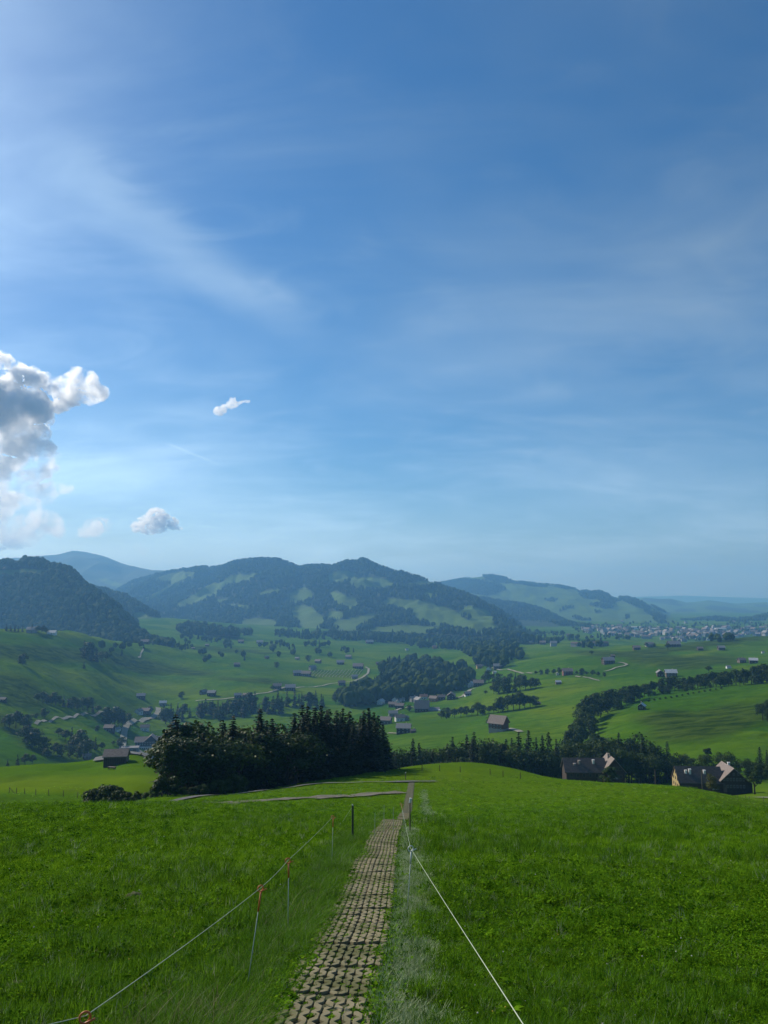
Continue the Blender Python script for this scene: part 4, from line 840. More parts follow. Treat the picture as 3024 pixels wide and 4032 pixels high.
FARMS = [
 (1170, 2660, 42, 12, T_, 'roof_grey', 'grey-roofed farmhouse at the left of the striped field', 0), (1205, 2663, 44, -8, 'timber2', 'roof_brown', 'brown barn adjoining the farm left of the striped field', 0), (1230, 2638, 36, 30, 'grey_wall', 'roof_grey', 'grey farmhouse behind the farm left of the striped field', 0),
 (1252, 2612, 30, -20, 'timber2', 'roof_brown', 'topmost house of the farm left of the striped field', 0), (1410, 2633, 48, -5, T_, 'roof_brown', 'long dark barn at the top of the striped field', 0), (1396, 2673, 28, 8, 'grey_wall', 'roof_grey', 'small grey house in the corner of the striped field', 0),
 (1490, 2618, 24, 20, T_, 'roof_brown', 'small dark hut left of the valley wood', 0), (1510, 2660, 24, 5, W_, 'roof_grey', 'white cottage in the notch of the valley wood', 0), (1050, 2594, 22, 35, 'timber2', 'roof_brown', 'little brown house on the meadow above the farms', 0),
 (1170, 2598, 20, -15, 'grey_wall', 'roof_grey', 'little grey house on the meadow above the farms', 0), (1340, 2617, 34, 4, T_, 'roof_grey', 'low dark house left of the long barn', 0), (1372, 2594, 28, -12, 'grey_wall', 'roof_brown', 'grey house on the meadow under the mountain', 0),
 (932, 2625, 28, 8, T_, 'roof_brown', 'dark hay barn alone on the left hillside', 0), (800, 2734, 34, 55, 'timber2', 'roof_brown', 'brown farmhouse above the conifer strip', 0), (832, 2740, 36, -5, T_, 'roof_grey', 'dark barn with pale lean-to above the conifer strip', 0),
 (935, 2748, 34, 12, T_, 'roof_grey', 'dark farmhouse at the end of the lane', 0), (968, 2746, 30, -14, 'timber2', 'roof_brown', 'brown shed right of the dark lane farmhouse', 0), (1090, 2714, 40, 10, 'timber2', 'roof_brown', 'brown farmhouse with a round tree at its left', 0), (1142, 2720, 48, 6, T_, 'roof_grey', 'long low barn right of the brown farmhouse', 0),
 (1345, 2698, 34, 15, T_, 'roof_brown', 'dark house beside the gravel lane', 0),
 (1455, 2534, 36, 10, T_, 'roof_grey', 'dark farmhouse under the wooded mountain', 0), (1022, 2535, 30, 5, 'grey_wall', 'roof_grey', 'grey roofed barn at the mountain foot', 0), (948, 2532, 24, 0, T_, 'roof_brown', 'dark little barn on the upper left meadow', 0), (1602, 2561, 16, 20, W_, 'roof_grey', 'tiny white house below the far wood', 0),
 (1714, 2554, 24, 10, 'orange_wall', 'roof_red', 'tiny reddish house at the edge of the far wood', 0), (1830, 2506, 20, 0, W_, 'roof_pale', 'tiny pale house above the far wood', 0), (1930, 2508, 26, 20, W_, 'roof_pale', 'bright pair of gables at the foot of the mountain', 0), (2070, 2514, 18, 0, W_, 'roof_pale', 'white house on the plain left of the town', 0),
 (2094, 2536, 26, 12, T_, 'roof_grey', 'dark farmhouse on the plain before the town', 0), (2138, 2537, 28, -8, 'timber2', 'roof_brown', 'brown barn on the plain before the town', 0), (1925, 2642, 26, 75, W_, 'roof_brown', 'white chapel-like gable at the road bend', 0), (1888, 2632, 28, 10, 'yellow_wall', 'roof_brown', 'yellowish house by the wood at the road bend', 0),
 (1960, 2634, 36, 0, T_, 'roof_grey', 'grey roofed house right of the white gable', 0), (1905, 2620, 22, 25, W_, 'roof_pale', 'pale house in the trees at the road bend', 0), (1948, 2652, 16, 0, W_, 'roof_pale', 'tiny white shed below the road bend', 0),
 (815, 2605 - 60, 16, 0, T_, 'roof_brown', 'tiny dark hut high on the left meadow', 0)]
for (u, v, w, r, wa, ro, lab, _) in FARMS: house(u, v, w * 0.85, r, wa, ro, lab, storeys=2, group=HF, win=w > 22, chim=w > 26)
LEFT = [(553, 2752, 36, 10, T_, 'roof_grey', 'dark farmhouse above the lane bend on the left', None), (545, 2812, 30, 70, W_, 'roof_brown', 'white gabled house left of the lane bend', None), (572, 2812, 38, -8, T_, 'roof_brown', 'dark barn joined to the white gabled house', None),
 (428, 2880, 40, -5, T_, 'roof_brown', 'brown roofed barn beside the gravel lane', None), (460, 2880, 24, 70, W_, 'roof_grey', 'white house at the right end of the brown roofed barn', None), (568, 2877, 38, 12, W_, 'roof_brown', 'white house with dark roof above the hotel', None),
 (340, 2990, 36, 15, 'timber2', 'roof_brown', 'brown house with a skylight left of the hay barn', None), (8, 2764, 26, 0, T_, 'roof_brown', 'dark hut at the left picture edge', None), (110, 2858, 18, 10, 'timber2', 'roof_red', 'little red-roofed hut in the stream dip', None), (640, 2778, 30, 10, 'grey_wall', 'roof_pale', 'pale roofed house at the end of the lane', None),
 (122, 2491, 40, 6, 'grey_wall', 'roof_grey', 'farmhouse in the trees on the left ridge', None), (202, 2497, 34, 2, W_, 'roof_pale', 'long white shed on the left ridge', None), (568, 2536, 34, 4, T_, 'roof_brown', 'dark farmhouse at the end of the left ridge', None), (605, 2990, 30, 30, 'grey_wall', 'roof_grey', 'grey house in front of the hotel car park', None), (760, 2556, 12, 0, T_, 'roof_brown', 'tiny shed on the slope right of the ridge', None)]
for (u, v, w, r, wa, ro, lab, _) in LEFT: house(u, v, w * 0.92, r, wa, ro, lab, group='houses of the left hillside', win=w > 24, chim=w > 26 and 'shed' not in lab, storeys=1 if 'shed' in lab else 2)
RIGHT = [(2397, 2614, 50, 6, T_, 'roof_grey', 'dark farmhouse on the knoll with the curling track', None), (2414, 2588, 16, 0, T_, 'roof_brown', 'little hut behind the knoll farmhouse', None), (2602, 2663, 34, 78, T_, 'roof_grey', 'tall dark gabled house left of the tree row farm', None), (2645, 2666, 48, -6, 'timber2', 'roof_pale', 'long pale roofed barn right of the dark gable', None),
 (2508, 2560, 28, 0, T_, 'roof_brown', 'low dark barn on the far right ridge', None), (2560, 2547, 34, 4, 'grey_wall', 'roof_grey', 'grey house beside a round tree on the far ridge', None), (2656, 2547, 50, 2, T_, 'roof_grey', 'long farm on the crest before the town', None), (2842, 2560, 28, -4, T_, 'roof_grey', 'dark hut with pale gable on the far right crest', None),
 (2923, 2610, 32, 8, 'timber2', 'roof_brown', 'brown house left of the pale roofed one at right', None), (2970, 2612, 38, -20, T_, 'roof_pale', 'dark house with pale roof near the right edge', None), (2758, 2561, 22, 0, T_, 'roof_brown', 'low hut below the far right crest', None), (2870, 2632, 18, 0, W_, 'roof_grey', 'small white shed above the tree row', None),
 (3005, 2572, 10, 0, W_, 'roof_grey', 'tiny white cabin near the right edge', None), (2236, 2658, 40, 0, 'red_wall', 'roof_brown', 'red brown farmhouse in the low hedge', None), (2196, 2658, 14, 80, W_, 'roof_grey', 'white gable left of the red brown farmhouse', None), (2199, 2694, 22, 0, 'timber2', 'roof_pale', 'hay hut on the open meadow below the hedge', None), (2120, 2776, 16, 0, T_, 'roof_brown', 'tiny dark shed at the end of the hedgerow', None),
 (2530, 2794, 40, 62, T_, 'roof_pale', 'dark hut with bright roof side on the steep meadow', None)]
for (u, v, w, r, wa, ro, lab, _) in RIGHT: house(u, v, w * 0.9, r, wa, ro, lab, group='houses of the right slopes', win=w > 26, chim=w > 30, storeys=2)
# the large village farm: broad roof, open shed, silo balls
g = ground_at(1662, 2804, 300); k = g[1] / F
r = root_at('farm', g[0], g[1] + 6, -6, 'big brown farm with a broad roof at the front of the village', 'farm', HV, z=g[2])
_, rf = body(r, 52 * k, 46 * k, 16 * k, 26 * k, 'timber', 'roof_brown', over=0.9)
body(r, 46 * k, 26 * k, 8 * k, 9 * k, 'timber2', 'roof_grey', cx=44 * k, cy_=-4 * k, over=0.8, names=('shed_wall', 'shed_roof')); chimney(rf, 5 * k, 0, 40 * k)
add_windows(r, -22 * k, 22 * k, -23 * k - 0.02, [1.2], 4); door(r, 0, -23 * k)
for i, (du, dz) in enumerate(((63, 0), (67, 1))):
    v0, f0 = ico(2); o = link('silage_bag', mesh_np('silage_bag', v0 * np.array([1.3, 1.3, 1.1]) * (1 + 0.06 * noise3(v0 * 2))[:, None], f0, [M['white']]), loc=(g[0] + du * k, g[1] - 6 + i, g[2] + 1.0 + dz * 1.9)); tag(o, 'white silage bag beside the big village farm, ' + ('lower one' if i == 0 else 'upper one'), 'silage bag', 'silage bags')
# red brown house on the slope right of the hedgerow
g = ground_at(1968, 2882, 300); k = g[1] / F
r = root_at('house', g[0], g[1] + 5, -38, 'tall red brown house behind the forest band trees', 'house', z=g[2])
_, rf = body(r, 62 * k, 46 * k, 34 * k, 24 * k, 'red_wall', 'roof_brown', over=1.0, plinth='brick'); chimney(rf, 4 * k, 3 * k, 50 * k)
add_windows(r, -28 * k, 28 * k, -23 * k - 0.06, [1.6, 4.2], 4, w=1.0); add_windows(r, -18 * k, 18 * k, -31 * k - 0.06, [1.6, 4.2], 3, along='y', w=1.0)
mb = MB(); mb.box(-30 * k, 30 * k, -23 * k - 1.2, -23 * k, 3.3, 3.45); mb.box(-30 * k, 30 * k, -23 * k - 1.2, -23 * k - 1.1, 3.45, 4.4); mb.obj('balcony', M['timber2'], r)
# hotel with its long white ground floor
g = ground_at(585, 2952, 500); k = g[1] / F
r = root_at('hotel', g[0], g[1] + 8, 9, 'long dark timbered hotel with white ground floor', 'hotel', z=g[2])
_, rf = body(r, 112 * k, 44 * k, 30 * k, 14 * k, 'timber', 'roof_brown', over=1.2)
body(r, 46 * k, 46 * k, 32 * k, 20 * k, 'timber', 'roof_brown', cx=2 * k, cy_=-3 * k, axis='y', over=1.0, names=('gable_wing', 'wing_roof'))
mb = MB(); mb.box(-62 * k, 60 * k, -34 * k, -20 * k, -2, 11 * k); mb.obj('ground_floor', M['white'], r)
add_windows(r, -58 * k, 56 * k, -34 * k - 0.02, [0.9], 16, w=1.5, h=1.5)
add_windows(r, -52 * k, 52 * k, -26.0 * k - 0.02, [4.2, 6.4], 11, w=1.1, h=1.1)
mb = MB(); mb.box(-60 * k, -40 * k, -12 * k, 4 * k, 30 * k, 37 * k); mb.obj('dormer', M['white'], rf); chimney(rf, 20 * k, 0, 42 * k)
g2 = ground_at(505, 2966, 400); k2 = g2[1] / F
r = root_at('hall', g2[0], g2[1] + 6, 8, 'low grey hall with shallow roof in front of the hotel', 'hall', z=g2[2]); body(r, 62 * k2, 34 * k2, 18 * k2, 4 * k2, 'grey_wall', 'roof_grey', over=0.5); door(r, 4, -17 * k2, 3.0, 3.0)
add_windows(r, -28 * k2, -4 * k2, -17 * k2 - 0.02, [1.5], 4, w=1.4)
# the near hay barn on the left pasture
g = ground_at(447, 3014, 140); k = g[1] / F
r = root_at('hay_barn', g[0], g[1] + 2.4, 8, 'weathered brown hay barn on the left pasture', 'barn', z=g[2])
_, rf = body(r, 84 * k, 60 * k, 33 * k, 20 * k, 'timber2', 'roof_brown', over=0.35)
for i in range(12):
    mb = MB(); x = -41 * k + i * 6.9 * k; mb.box(x, x + 6.3 * k, -30 * k - 0.05, -30 * k - 0.004, -0.4, 27 * k); mb.obj('plank', M['timber'], r)
for i in range(9):
    mb = MB(); y = -28 * k + i * 6.2 * k; top = 33 * k + 20 * k * (1 - abs(y + 2.9 * k) / (30 * k)); mb.box(-42 * k - 0.05, -42 * k - 0.004, y, y + 5.6 * k, -0.4, top - 3 * k); mb.obj('plank', M['timber2'], r)
mb = MB(); mb.box(36 * k, 39 * k, -31 * k, -30 * k - 0.06, 10 * k, 13 * k); mb.obj('latch', M['post_wood'], r)
g = ground_at(440, 3030, 130); k = g[1] / F
r = root_at('feeding_trough', g[0], g[1], -14, 'small dark feeding trough in front of the hay barn', 'trough', z=g[2])
mb = MB(); mb.prism([(-0.35, 0.35), (0.35, 0.35), (0.5, 0.75), (-0.5, 0.75)], 'x', -1.1, 1.1); mb.obj('basin', M['post_wood'], r)
for sx in (-0.9, 0.9):
    for sy in (-0.3, 0.3):
        mb = MB(); mb.box(sx - .05, sx + .05, sy - .05, sy + .05, -0.2, 0.35); mb.obj('leg', M['post_wood'], r)
# long dark farmhouse, right
xA, yA = pix_dir(2345, 3060)[0] * 246, 250.0; k = 246 / F; zA = EYE + pix_dir(2345, 3078)[1] * 246
r = root_at('farmhouse', xA, yA, -2, 'long dark farmhouse with two chimneys beside the forest band', 'farmhouse', 'farmhouses on the near right', z=zA)
_, rf = body(r, 150 * k, 84 * k, 36 * k, 40 * k, 'timber', 'roof_dark', cx=-32 * k, over=0.5, zb=-4); chimney(rf, -53 * k, -18 * k, 58 * k, 1.0); chimney(rf, 2 * k, -17 * k, 60 * k, 1.0, mat='white')
chimney(rf, -72 * k, -22 * k, 56 * k, 0.3)
_, rf2 = body(r, 104 * k, 76 * k, 40 * k, 44 * k, 'timber', 'roof_brown', cx=74 * k, cy_=2 * k, axis='y', over=0.55, names=('gable_wall', 'gable_roof'), zb=-4); chimney(rf2, 66 * k, 8 * k, 80 * k, 1.0)
add_windows(r, 44 * k, 104 * k, -50 * k - 0.02, [1.0, 3.4], 4, w=0.9, frame='timber2'); add_windows(r, -100 * k, 20 * k, -42 * k - 0.02, [1.2], 5, w=0.8, frame='timber2')
mb = MB(); mb.box(48 * k, 86 * k, -50 * k - 0.3, -50 * k - 0.03, 0.9, 1.9); mb.obj('flower_box', M['grey_wall'], r); door(r, 20 * k, -42 * k, 1.6, 2.2)
# yellow-gabled farmhouse, far right
xB = pix_dir(2830, 3090)[0] * 236; yB = 240.0; k = 236 / F; zB = EYE + pix_dir(2830, 3120)[1] * 236
r = root_at('farmhouse', xB, yB, -4, 'brown farmhouse with a lit yellow gable wall near the right edge', 'farmhouse', 'farmhouses on the near right', z=zB)
_, rf = body(r, 165 * k, 92 * k, 34 * k, 48 * k, 'timber', 'roof_dark', cx=-58 * k, over=0.35, zb=-4)
mb = MB(); mb.prism([(-46 * k, 0.0), (46 * k, 0.0), (46 * k, 33 * k), (0, 80 * k), (-46 * k, 33 * k)], 'x', -140.5 * k - 0.08, -140.5 * k - 0.005); mb.obj('gable_wall', M['yellow_wall'], r)
add_windows(r, -36 * k, 36 * k, -140.5 * k - 0.1, [0.9, 2.7], 3, along='y', frame='timber2', w=0.7, h=0.9); add_windows(r, -8 * k, 8 * k, -140.5 * k - 0.1, [4.4], 1, along='y', frame='timber2', w=0.7, h=0.9)
chimney(rf, -108 * k, -20 * k, 60 * k, 0.9, mat='white'); chimney(rf, -93 * k, -21 * k, 62 * k, 1.1, mat='white'); chimney(rf, -38 * k, -20 * k, 61 * k, 0.9, mat='white')
_, rf2 = body(r, 118 * k, 92 * k, 46 * k, 42 * k, 'timber', 'roof_brown', cx=62 * k, cy_=10 * k, axis='y', over=0.6, names=('dwelling_wall', 'dwelling_roof'), zb=-4); chimney(rf2, 70 * k, 22 * k, 82 * k, 1.0, mat='white')
body(r, 80 * k, 40 * k, 28 * k, 12 * k, 'timber', 'roof_brown', cx=118 * k, cy_=14 * k, axis='y', over=0.3, names=('side_wall', 'side_roof'), zb=-4)
add_windows(r, 20 * k, 104 * k, -49 * k - 0.02, [1.3, 3.3], 7, w=0.55, h=0.85, frame='grey_wall'); add_windows(r, 36 * k, 88 * k, -49 * k - 0.02, [4.9], 3, w=0.5, h=0.7, frame='grey_wall')
mb = MB(); mb.box(-20 * k, 2 * k, -46 * k - 0.3, -46 * k - 0.03, 0.7, 1.3); mb.obj('sign_board', M['roof_pale'], r); door(r, 28 * k, -49 * k)
# cars and a van on the hotel car park
M['car_white'] = plain('white car paint', (0.75, 0.75, 0.75), (0.7, 0.7, 0.7), 1, 0.3, 0.5); M['car_dark'] = plain('dark car paint', (0.03, 0.035, 0.05), (0.025, 0.03, 0.04), 1, 0.25, 0.5); M['car_silver'] = plain('silver car paint', (0.45, 0.46, 0.48), (0.4, 0.41, 0.43), 1, 0.3, 0.5, metallic=0.4); M['car_red'] = plain('red car paint', (0.35, 0.03, 0.025), (0.3, 0.025, 0.02), 1, 0.3, 0.5); M['tyre'] = plain('tyre rubber', (0.02, 0.02, 0.02), (0.015, 0.015, 0.015), 1, 0.9)
def car(u, v, rot, paint, label):
    g = ground_at(u, v, 400)
    if not g: return
    r = root_at('parked_car', g[0], g[1], rot, label, 'car', 'cars on the hotel car park', z=g[2] + 0.55)
    mb = MB(); mb.prism([(-2.1, 0.25), (2.1, 0.25), (2.15, 0.65), (1.9, 0.85), (0.95, 0.95), (-1.9, 0.98), (-2.15, 0.8)], 'y', -0.85, 0.85); mb.obj('body', M[paint], r)
    mb = MB(); mb.prism([(0.9, 0.95), (0.3, 1.42), (-1.3, 1.45), (-1.9, 0.98)], 'y', -0.72, 0.72); mb.obj('cabin', M['glass'], r)
    mb = MB(); mb.prism([(0.25, 1.43), (0.2, 1.48), (-1.2, 1.5), (-1.32, 1.46)], 'y', -0.70, 0.70); mb.obj('roof', M[paint], r)
    wm = MB(); wm.tube([(0, -0.1, 0), (0, 0.1, 0)], 0.32, 10)
    me = wm.mesh('wheel', [M['tyre']])
    for x in (-1.3, 1.35):
        for y in (-0.78, 0.78): link('wheel', me, r, (x, y, 0.32))
for i, (u, v, rot, pt) in enumerate([(577, 2962, 20, 'car_white'), (590, 2972, 10, 'car_silver'), (603, 2966, -30, 'car_white'), (612, 2962, 70, 'car_dark'), (560, 2982, 5, 'car_dark'), (578, 2984, 8, 'car_silver'), (598, 2982, 60, 'car_red'), (620, 2970, 75, 'car_white'), (628, 2980, 40, 'car_silver'), (585, 2990, 0, 'car_white')]):
    car(u, v, rot, pt, f"{pt[4:]} car parked before the hotel, {ordinal(sorted([577, 590, 603, 612, 560, 578, 598, 620, 628, 585]).index(u) + 1)} from the left")
# the distant town
def town_mesh(seed, wall, roof):
    q = random.Random(seed); L = q.uniform(11, 17); W = q.uniform(9, 11); hw = q.uniform(5, 9); rise = q.uniform(2.5, 4.5); mb = MB()
    mb.prism([(-W / 2, -3), (W / 2, -3), (W / 2, hw), (0, hw + rise), (-W / 2, hw)], 'x', -L / 2, L / 2, 0)
    for sgn in (-1, 1):
        p = [(sgn * (W / 2 + .7), hw - rise / W * 1.4 + 0.1), (0, hw + rise + 0.1), (0, hw + rise + 0.4), (sgn * (W / 2 + .7), hw - rise / W * 1.4 + 0.4)]
        mb.prism(p if sgn < 0 else p[::-1], 'x', -L / 2 - 0.6, L / 2 + 0.6, 1)
    for x in range(3): mb.box(-L / 2 + (x + 0.6) * L / 3.4, -L / 2 + (x + 0.6) * L / 3.4 + 1.2, -W / 2 - 0.1, -W / 2 - 0.01, 1.5, 3.0, 2)
    return mb.mesh('town_house', [M[wall], M[roof], M['glass']])
TOWN = [town_mesh(i, a, b_) for i, (a, b_) in enumerate([('town_wall', 'roof_dark'), ('town_wall', 'roof_brown'), ('grey_wall', 'roof_dark'), ('town_wall', 'roof_brown'), ('timber2', 'roof_grey'), ('town_wall', 'roof_grey'), ('grey_wall', 'roof_dark')])]
n = 0
while n < 285:
    u = rnd.uniform(2290, 3040); c_ = float(np.interp(u, [2290, 2500, 2700, 3040], [2478, 2486, 2500, 2488])); v = c_ + rnd.gauss(0, 14)
    if not (float(np.interp(u, [2290, 2600, 3040], [2462, 2466, 2462])) < v < float(np.interp(u, [2290, 2480, 2700, 3040], [2492, 2518, 2532, 2520]))): continue
    g = ground_at(u, v, 1700)
    if not g or g[1] < 2000: continue
    o = link('town_house', rnd.choice(TOWN), loc=g, rot=(0, 0, rnd.uniform(0, 3.14)), scale=rnd.choice([0.8, 0.9, 1.0, 1.0, 1.2, 1.5])); tag(o, 'small house among the hundreds of roofs of the distant town', 'house', 'houses of the distant town'); n += 1
for (u, v, w, lab) in [(2835, 2483, 44, 'long pale factory hall at the right of the town'), (2730, 2503, 24, 'white block in mid town'), (2505, 2477, 36, 'long pale roof at the back of the town'), (2575, 2484, 22, 'white block left in the town')]:
    g = ground_at(u, v, 1700); k = g[1] / F; r = root_at('hall', g[0], g[1], 4, lab, 'hall', z=g[2]); body(r, w * k, 18, 9, 2, 'white', 'roof_pale', over=0.6)
for (u, v) in [(2330, 2512), (2240, 2508), (2300, 2540), (2350, 2545), (2265, 2552), (2380, 2548), (2180, 2545), (2400, 2495), (2960, 2455), (2700, 2455), (2450, 2450), (2890, 2452)]:
    g = ground_at(u, v, 1700)
    if g: o = link('town_house', rnd.choice(TOWN), loc=g, rot=(0, 0, rnd.uniform(0, 3.14))); tag(o, 'lone house scattered on the plain around the distant town', 'house', 'houses around the town')

# ------------------------------------------------------------------ posts, poles
def post(u, v, h, r_, label, name='fence_post', cat='post', group=None, ymin=40, lean=0.0, mat='post_wood', Y=None, cap=False):
    g = ground_at(u, v, ymin) if Y is None else (pix_dir(u, v)[0] * Y, Y, float(H(pix_dir(u, v)[0] * Y, Y)))
    mb = MB(); mb.tube([(0, 0, -0.4), (lean * 0.5 * h, 0, h * 0.5), (lean * h, 0, h)], [r_, r_ * 0.95, r_ * 0.85], 7)
    if cap: mb.tube([(lean * h, 0, h), (lean * h, 0, h + 0.12)], [r_ * 0.8, r_ * 0.5], 6, 1)
    o = mb.obj(name, [M[mat], M['white']] if cap else M[mat], loc=g); return tag(o, label, cat, group)
FP = [(36, 3123), (64, 3124), (97, 3127), (141, 3130), (192, 3132), (249, 3137), (305, 3142)]
for i, (u, v) in enumerate(FP): post(u, v, 1.15, 0.07, f'{ordinal(i + 1)} wooden fence post from the left on the left pasture', group='posts of the left pasture fence', ymin=90, lean=rnd.uniform(-.08, .08))
g = ground_at(36, 3123, 90); g1 = ground_at(60, 3124, 90); mb = MB(); mb.tube([(0, 0, 1.1), (g1[0] - g[0], g1[1] - g[1], g1[2] - g[2] - 0.1)], 0.05, 6); tag(mb.obj('fence_brace', M['post_wood'], loc=g), 'slanting wooden brace at the first pasture fence post', 'brace')
for i, (u, v) in enumerate([(1574, 3031), (1662, 3034), (1731, 3036), (1812, 3041), (1930, 3050), (1981, 3058), (2049, 3066)]): post(u, v, 1.2, 0.08, f'{ordinal(i + 1)} small fence post from the left on the field crest', group='posts on the field crest', ymin=80)
for i, (u, v, vt, Y) in enumerate([(2311, 3072, 3048, 228), (2377, 3076, 3032, 226), (2464, 3083, 3046, 226), (2581, 3096, 3015, 228), (2766, 3118, 3030, 214)]):
    h = (v - vt) * Y / F + 1.0; post(u, v, h, 0.13, ['short pole before the left half of the long farmhouse', 'tall pole before the middle of the long farmhouse', 'pole at the right end of the long farmhouse', 'tall pole between the two farmhouses', 'tall pole in front of the yellow-gabled farmhouse'][i], 'utility_pole', 'pole', 'poles by the farmhouses', Y=Y)
for i, (u, Y) in enumerate([(2905, 205), (2935, 203), (2950, 200), (3006, 196)]): post(u, 3140, 1.0, 0.07, f'{ordinal(i + 1)} post from the left along the road below the yellow-gabled farmhouse', group='roadside posts', Y=Y)
# striped field: rows of drying hay wires on poles
for i in range(15):
    a, b_ = ground_at(1240 + i * 13.5, 2640 - i * 0.2, 500), ground_at(1228 + i * 13.2 - 12, 2666 + i * 0.3, 500)
    if a and b_:
        mb = MB(); n_ = 7
        mb.tube([(a[0] + (b_[0] - a[0]) * j / n_, a[1] + (b_[1] - a[1]) * j / n_, float(H(a[0] + (b_[0] - a[0]) * j / n_, a[1] + (b_[1] - a[1]) * j / n_)) + 0.8) for j in range(n_ + 1)], 0.45, 5)
        tag(mb.obj('hay_row', M['gravel']), f'{ordinal(i + 1)} pale cut row from the left in the striped field', 'hay row', 'rows of the striped field')
# paragliders far out over the valley
def glider(u, v, Y, cm, label):
    r = bpy.data.objects.new('paraglider', None); col.objects.link(r); r.location = P(u, v, Y); r.rotation_euler = (0, 0, 0.5); tag(r, label, 'paraglider', 'paragliders')
    V = []; n_ = 16
    for i in range(n_ + 1):
        a = math.radians(-62 + 124 * i / n_); c_ = 1.3 * math.cos(a * 1.1) + 0.5
        for (y, dz) in ((-c_, 0.0), (-c_ * 0.4, 0.35), (c_, 0.0)): V.append((5.5 * math.sin(a), y, 5.5 * math.cos(a) - 5.5 + dz))
        for (y, dz) in ((c_, -0.06), (-c_ * 0.4, -0.08), (-c_, -0.06)): V.append((5.5 * math.sin(a), y, 5.5 * math.cos(a) - 5.5 + dz))
    Fc = []
    for i in range(n_):
        for j in range(6): Fc.append([i * 6 + j, i * 6 + (j + 1) % 6, (i + 1) * 6 + (j + 1) % 6, (i + 1) * 6 + j])
    Fc += [[0, 1, 2, 3, 4, 5][::-1], [n_ * 6 + j for j in range(6)]]
    link('canopy', mesh_np('canopy', V, Fc, [M[cm]]), r)
    mb = MB(); mb.tube([(0, 0, -8.6), (0, 0, -8.0), (0, 0, -7.4), (0, 0, -7.2), (0, 0, -6.95)], [0.2, 0.32, 0.26, 0.1, 0.13], 8); mb.obj('pilot', M['car_dark'], r, True)
    mb = MB()
    for x in (-4.2, -2.2, 2.2, 4.2): mb.tube([(0, 0, -7.5), (x, 0, math.sqrt(30.2 - x * x) - 5.5)], 0.03, 4)
    mb.obj('lines', M['car_dark'], r)
glider(1477, 2030, 2900, 'car_dark', 'dark paraglider in the sky, the left one'); glider(1707, 2051, 3600, 'car_red', 'pale reddish paraglider in the sky, the right one')
# ------------------------------------------------------------------ path of lattice pavers
PATH = G((1235, 4120), (1262, 4000), (1305, 3900), (1350, 3800), (1390, 3700), (1424, 3600), (1452, 3500), (1480, 3400), (1507, 3310), (1540, 3250)) + [ground_at(1600, 3200, 60), ground_at(1609, 3150, 60), ground_at(1616, 3110, 60), ground_at(1621, 3080, 60)]
d0 = np.array(PATH[0][:2]) - np.array(PATH[2][:2]); d0 /= np.linalg.norm(d0)
PATH = [tuple(np.array(PATH[0][:2]) + d0 * 9) + (0,)] + PATH
pw = np.array([p[:2] for p in PATH]); pseg = np.r_[0, np.cumsum(np.hypot(*np.diff(pw, axis=0).T))]
ss = np.arange(0, pseg[-1], 0.1); cx_ = np.interp(ss, pseg, pw[:, 0]); cy_ = np.interp(ss, pseg, pw[:, 1])
ker = np.hanning(41); ker /= ker.sum(); cx_ = np.convolve(np.pad(cx_, 20, 'reflect', reflect_type='odd'), ker, 'valid'); cy_ = np.convolve(np.pad(cy_, 20, 'reflect', reflect_type='odd'), ker, 'valid')
def path_x(y): return np.interp(y, cy_, cx_)
PW = 0.80
tdx = np.gradient(cx_, ss); tdy = np.gradient(cy_, ss)
soil_mat = plain('path soil', (0.080, 0.072, 0.030), (0.036, 0.052, 0.012), 14.0, 0.95, bump=0.6, detail=6)
rows = []
for c in np.linspace(-0.5, 0.5, 5):
    x = cx_ - tdy * c * (PW + 0.16) * -1; y = cy_ + tdx * c * (PW + 0.16) * -1
    rows.append(np.stack([x, y, H(x, y) + 0.036], -1))
path = link('path', mesh_np('path', np.stack(rows, 1).reshape(-1, 3), grid_faces(len(ss), 5), [soil_mat])); tag(path, kind='structure')
m, t, out = new_mat('weathered concrete'); geo = N(t, 'ShaderNodeNewGeometry'); oi = N(t, 'ShaderNodeObjectInfo')
na = N(t, 'ShaderNodeTexNoise'); na.inputs['Scale'].default_value = 7.0; na.inputs['Detail'].default_value = 7; t.links.new(geo.outputs['Position'], na.inputs[0])
nb_ = N(t, 'ShaderNodeTexNoise'); nb_.inputs['Scale'].default_value = 1.3; nb_.inputs['Detail'].default_value = 6; t.links.new(geo.outputs['Position'], nb_.inputs[0])
c = mixc(t, ramp(t, na.outputs[0], [(0.3, 0.0), (0.7, 1.0)]), (0.31, 0.265, 0.165), (0.19, 0.165, 0.095))
c = mixc(t, math_node(t, 'MULTIPLY', oi.outputs['Random'], 0.45), c, (0.17, 0.16, 0.10))
c = mixc(t, math_node(t, 'MULTIPLY', ramp(t, nb_.outputs[0], [(0.45, 0.0), (0.66, 1.0)]), 0.75), c, (0.075, 0.085, 0.026))
b = N(t, 'ShaderNodeBsdfPrincipled'); b.inputs['Roughness'].default_value = 0.95; b.inputs['Specular IOR Level'].default_value = 0.1; t.links.new(c, b.inputs['Base Color'])
bn = N(t, 'ShaderNodeBump'); bn.inputs['Strength'].default_value = 0.4; bn.inputs['Distance'].default_value = 0.01; t.links.new(na.outputs[0], bn.inputs['Height']); t.links.new(bn.outputs[0], b.inputs['Normal'])
t.links.new(b.outputs[0], out.inputs[0]); conc = m
SW, SLEN = 0.39, 0.44
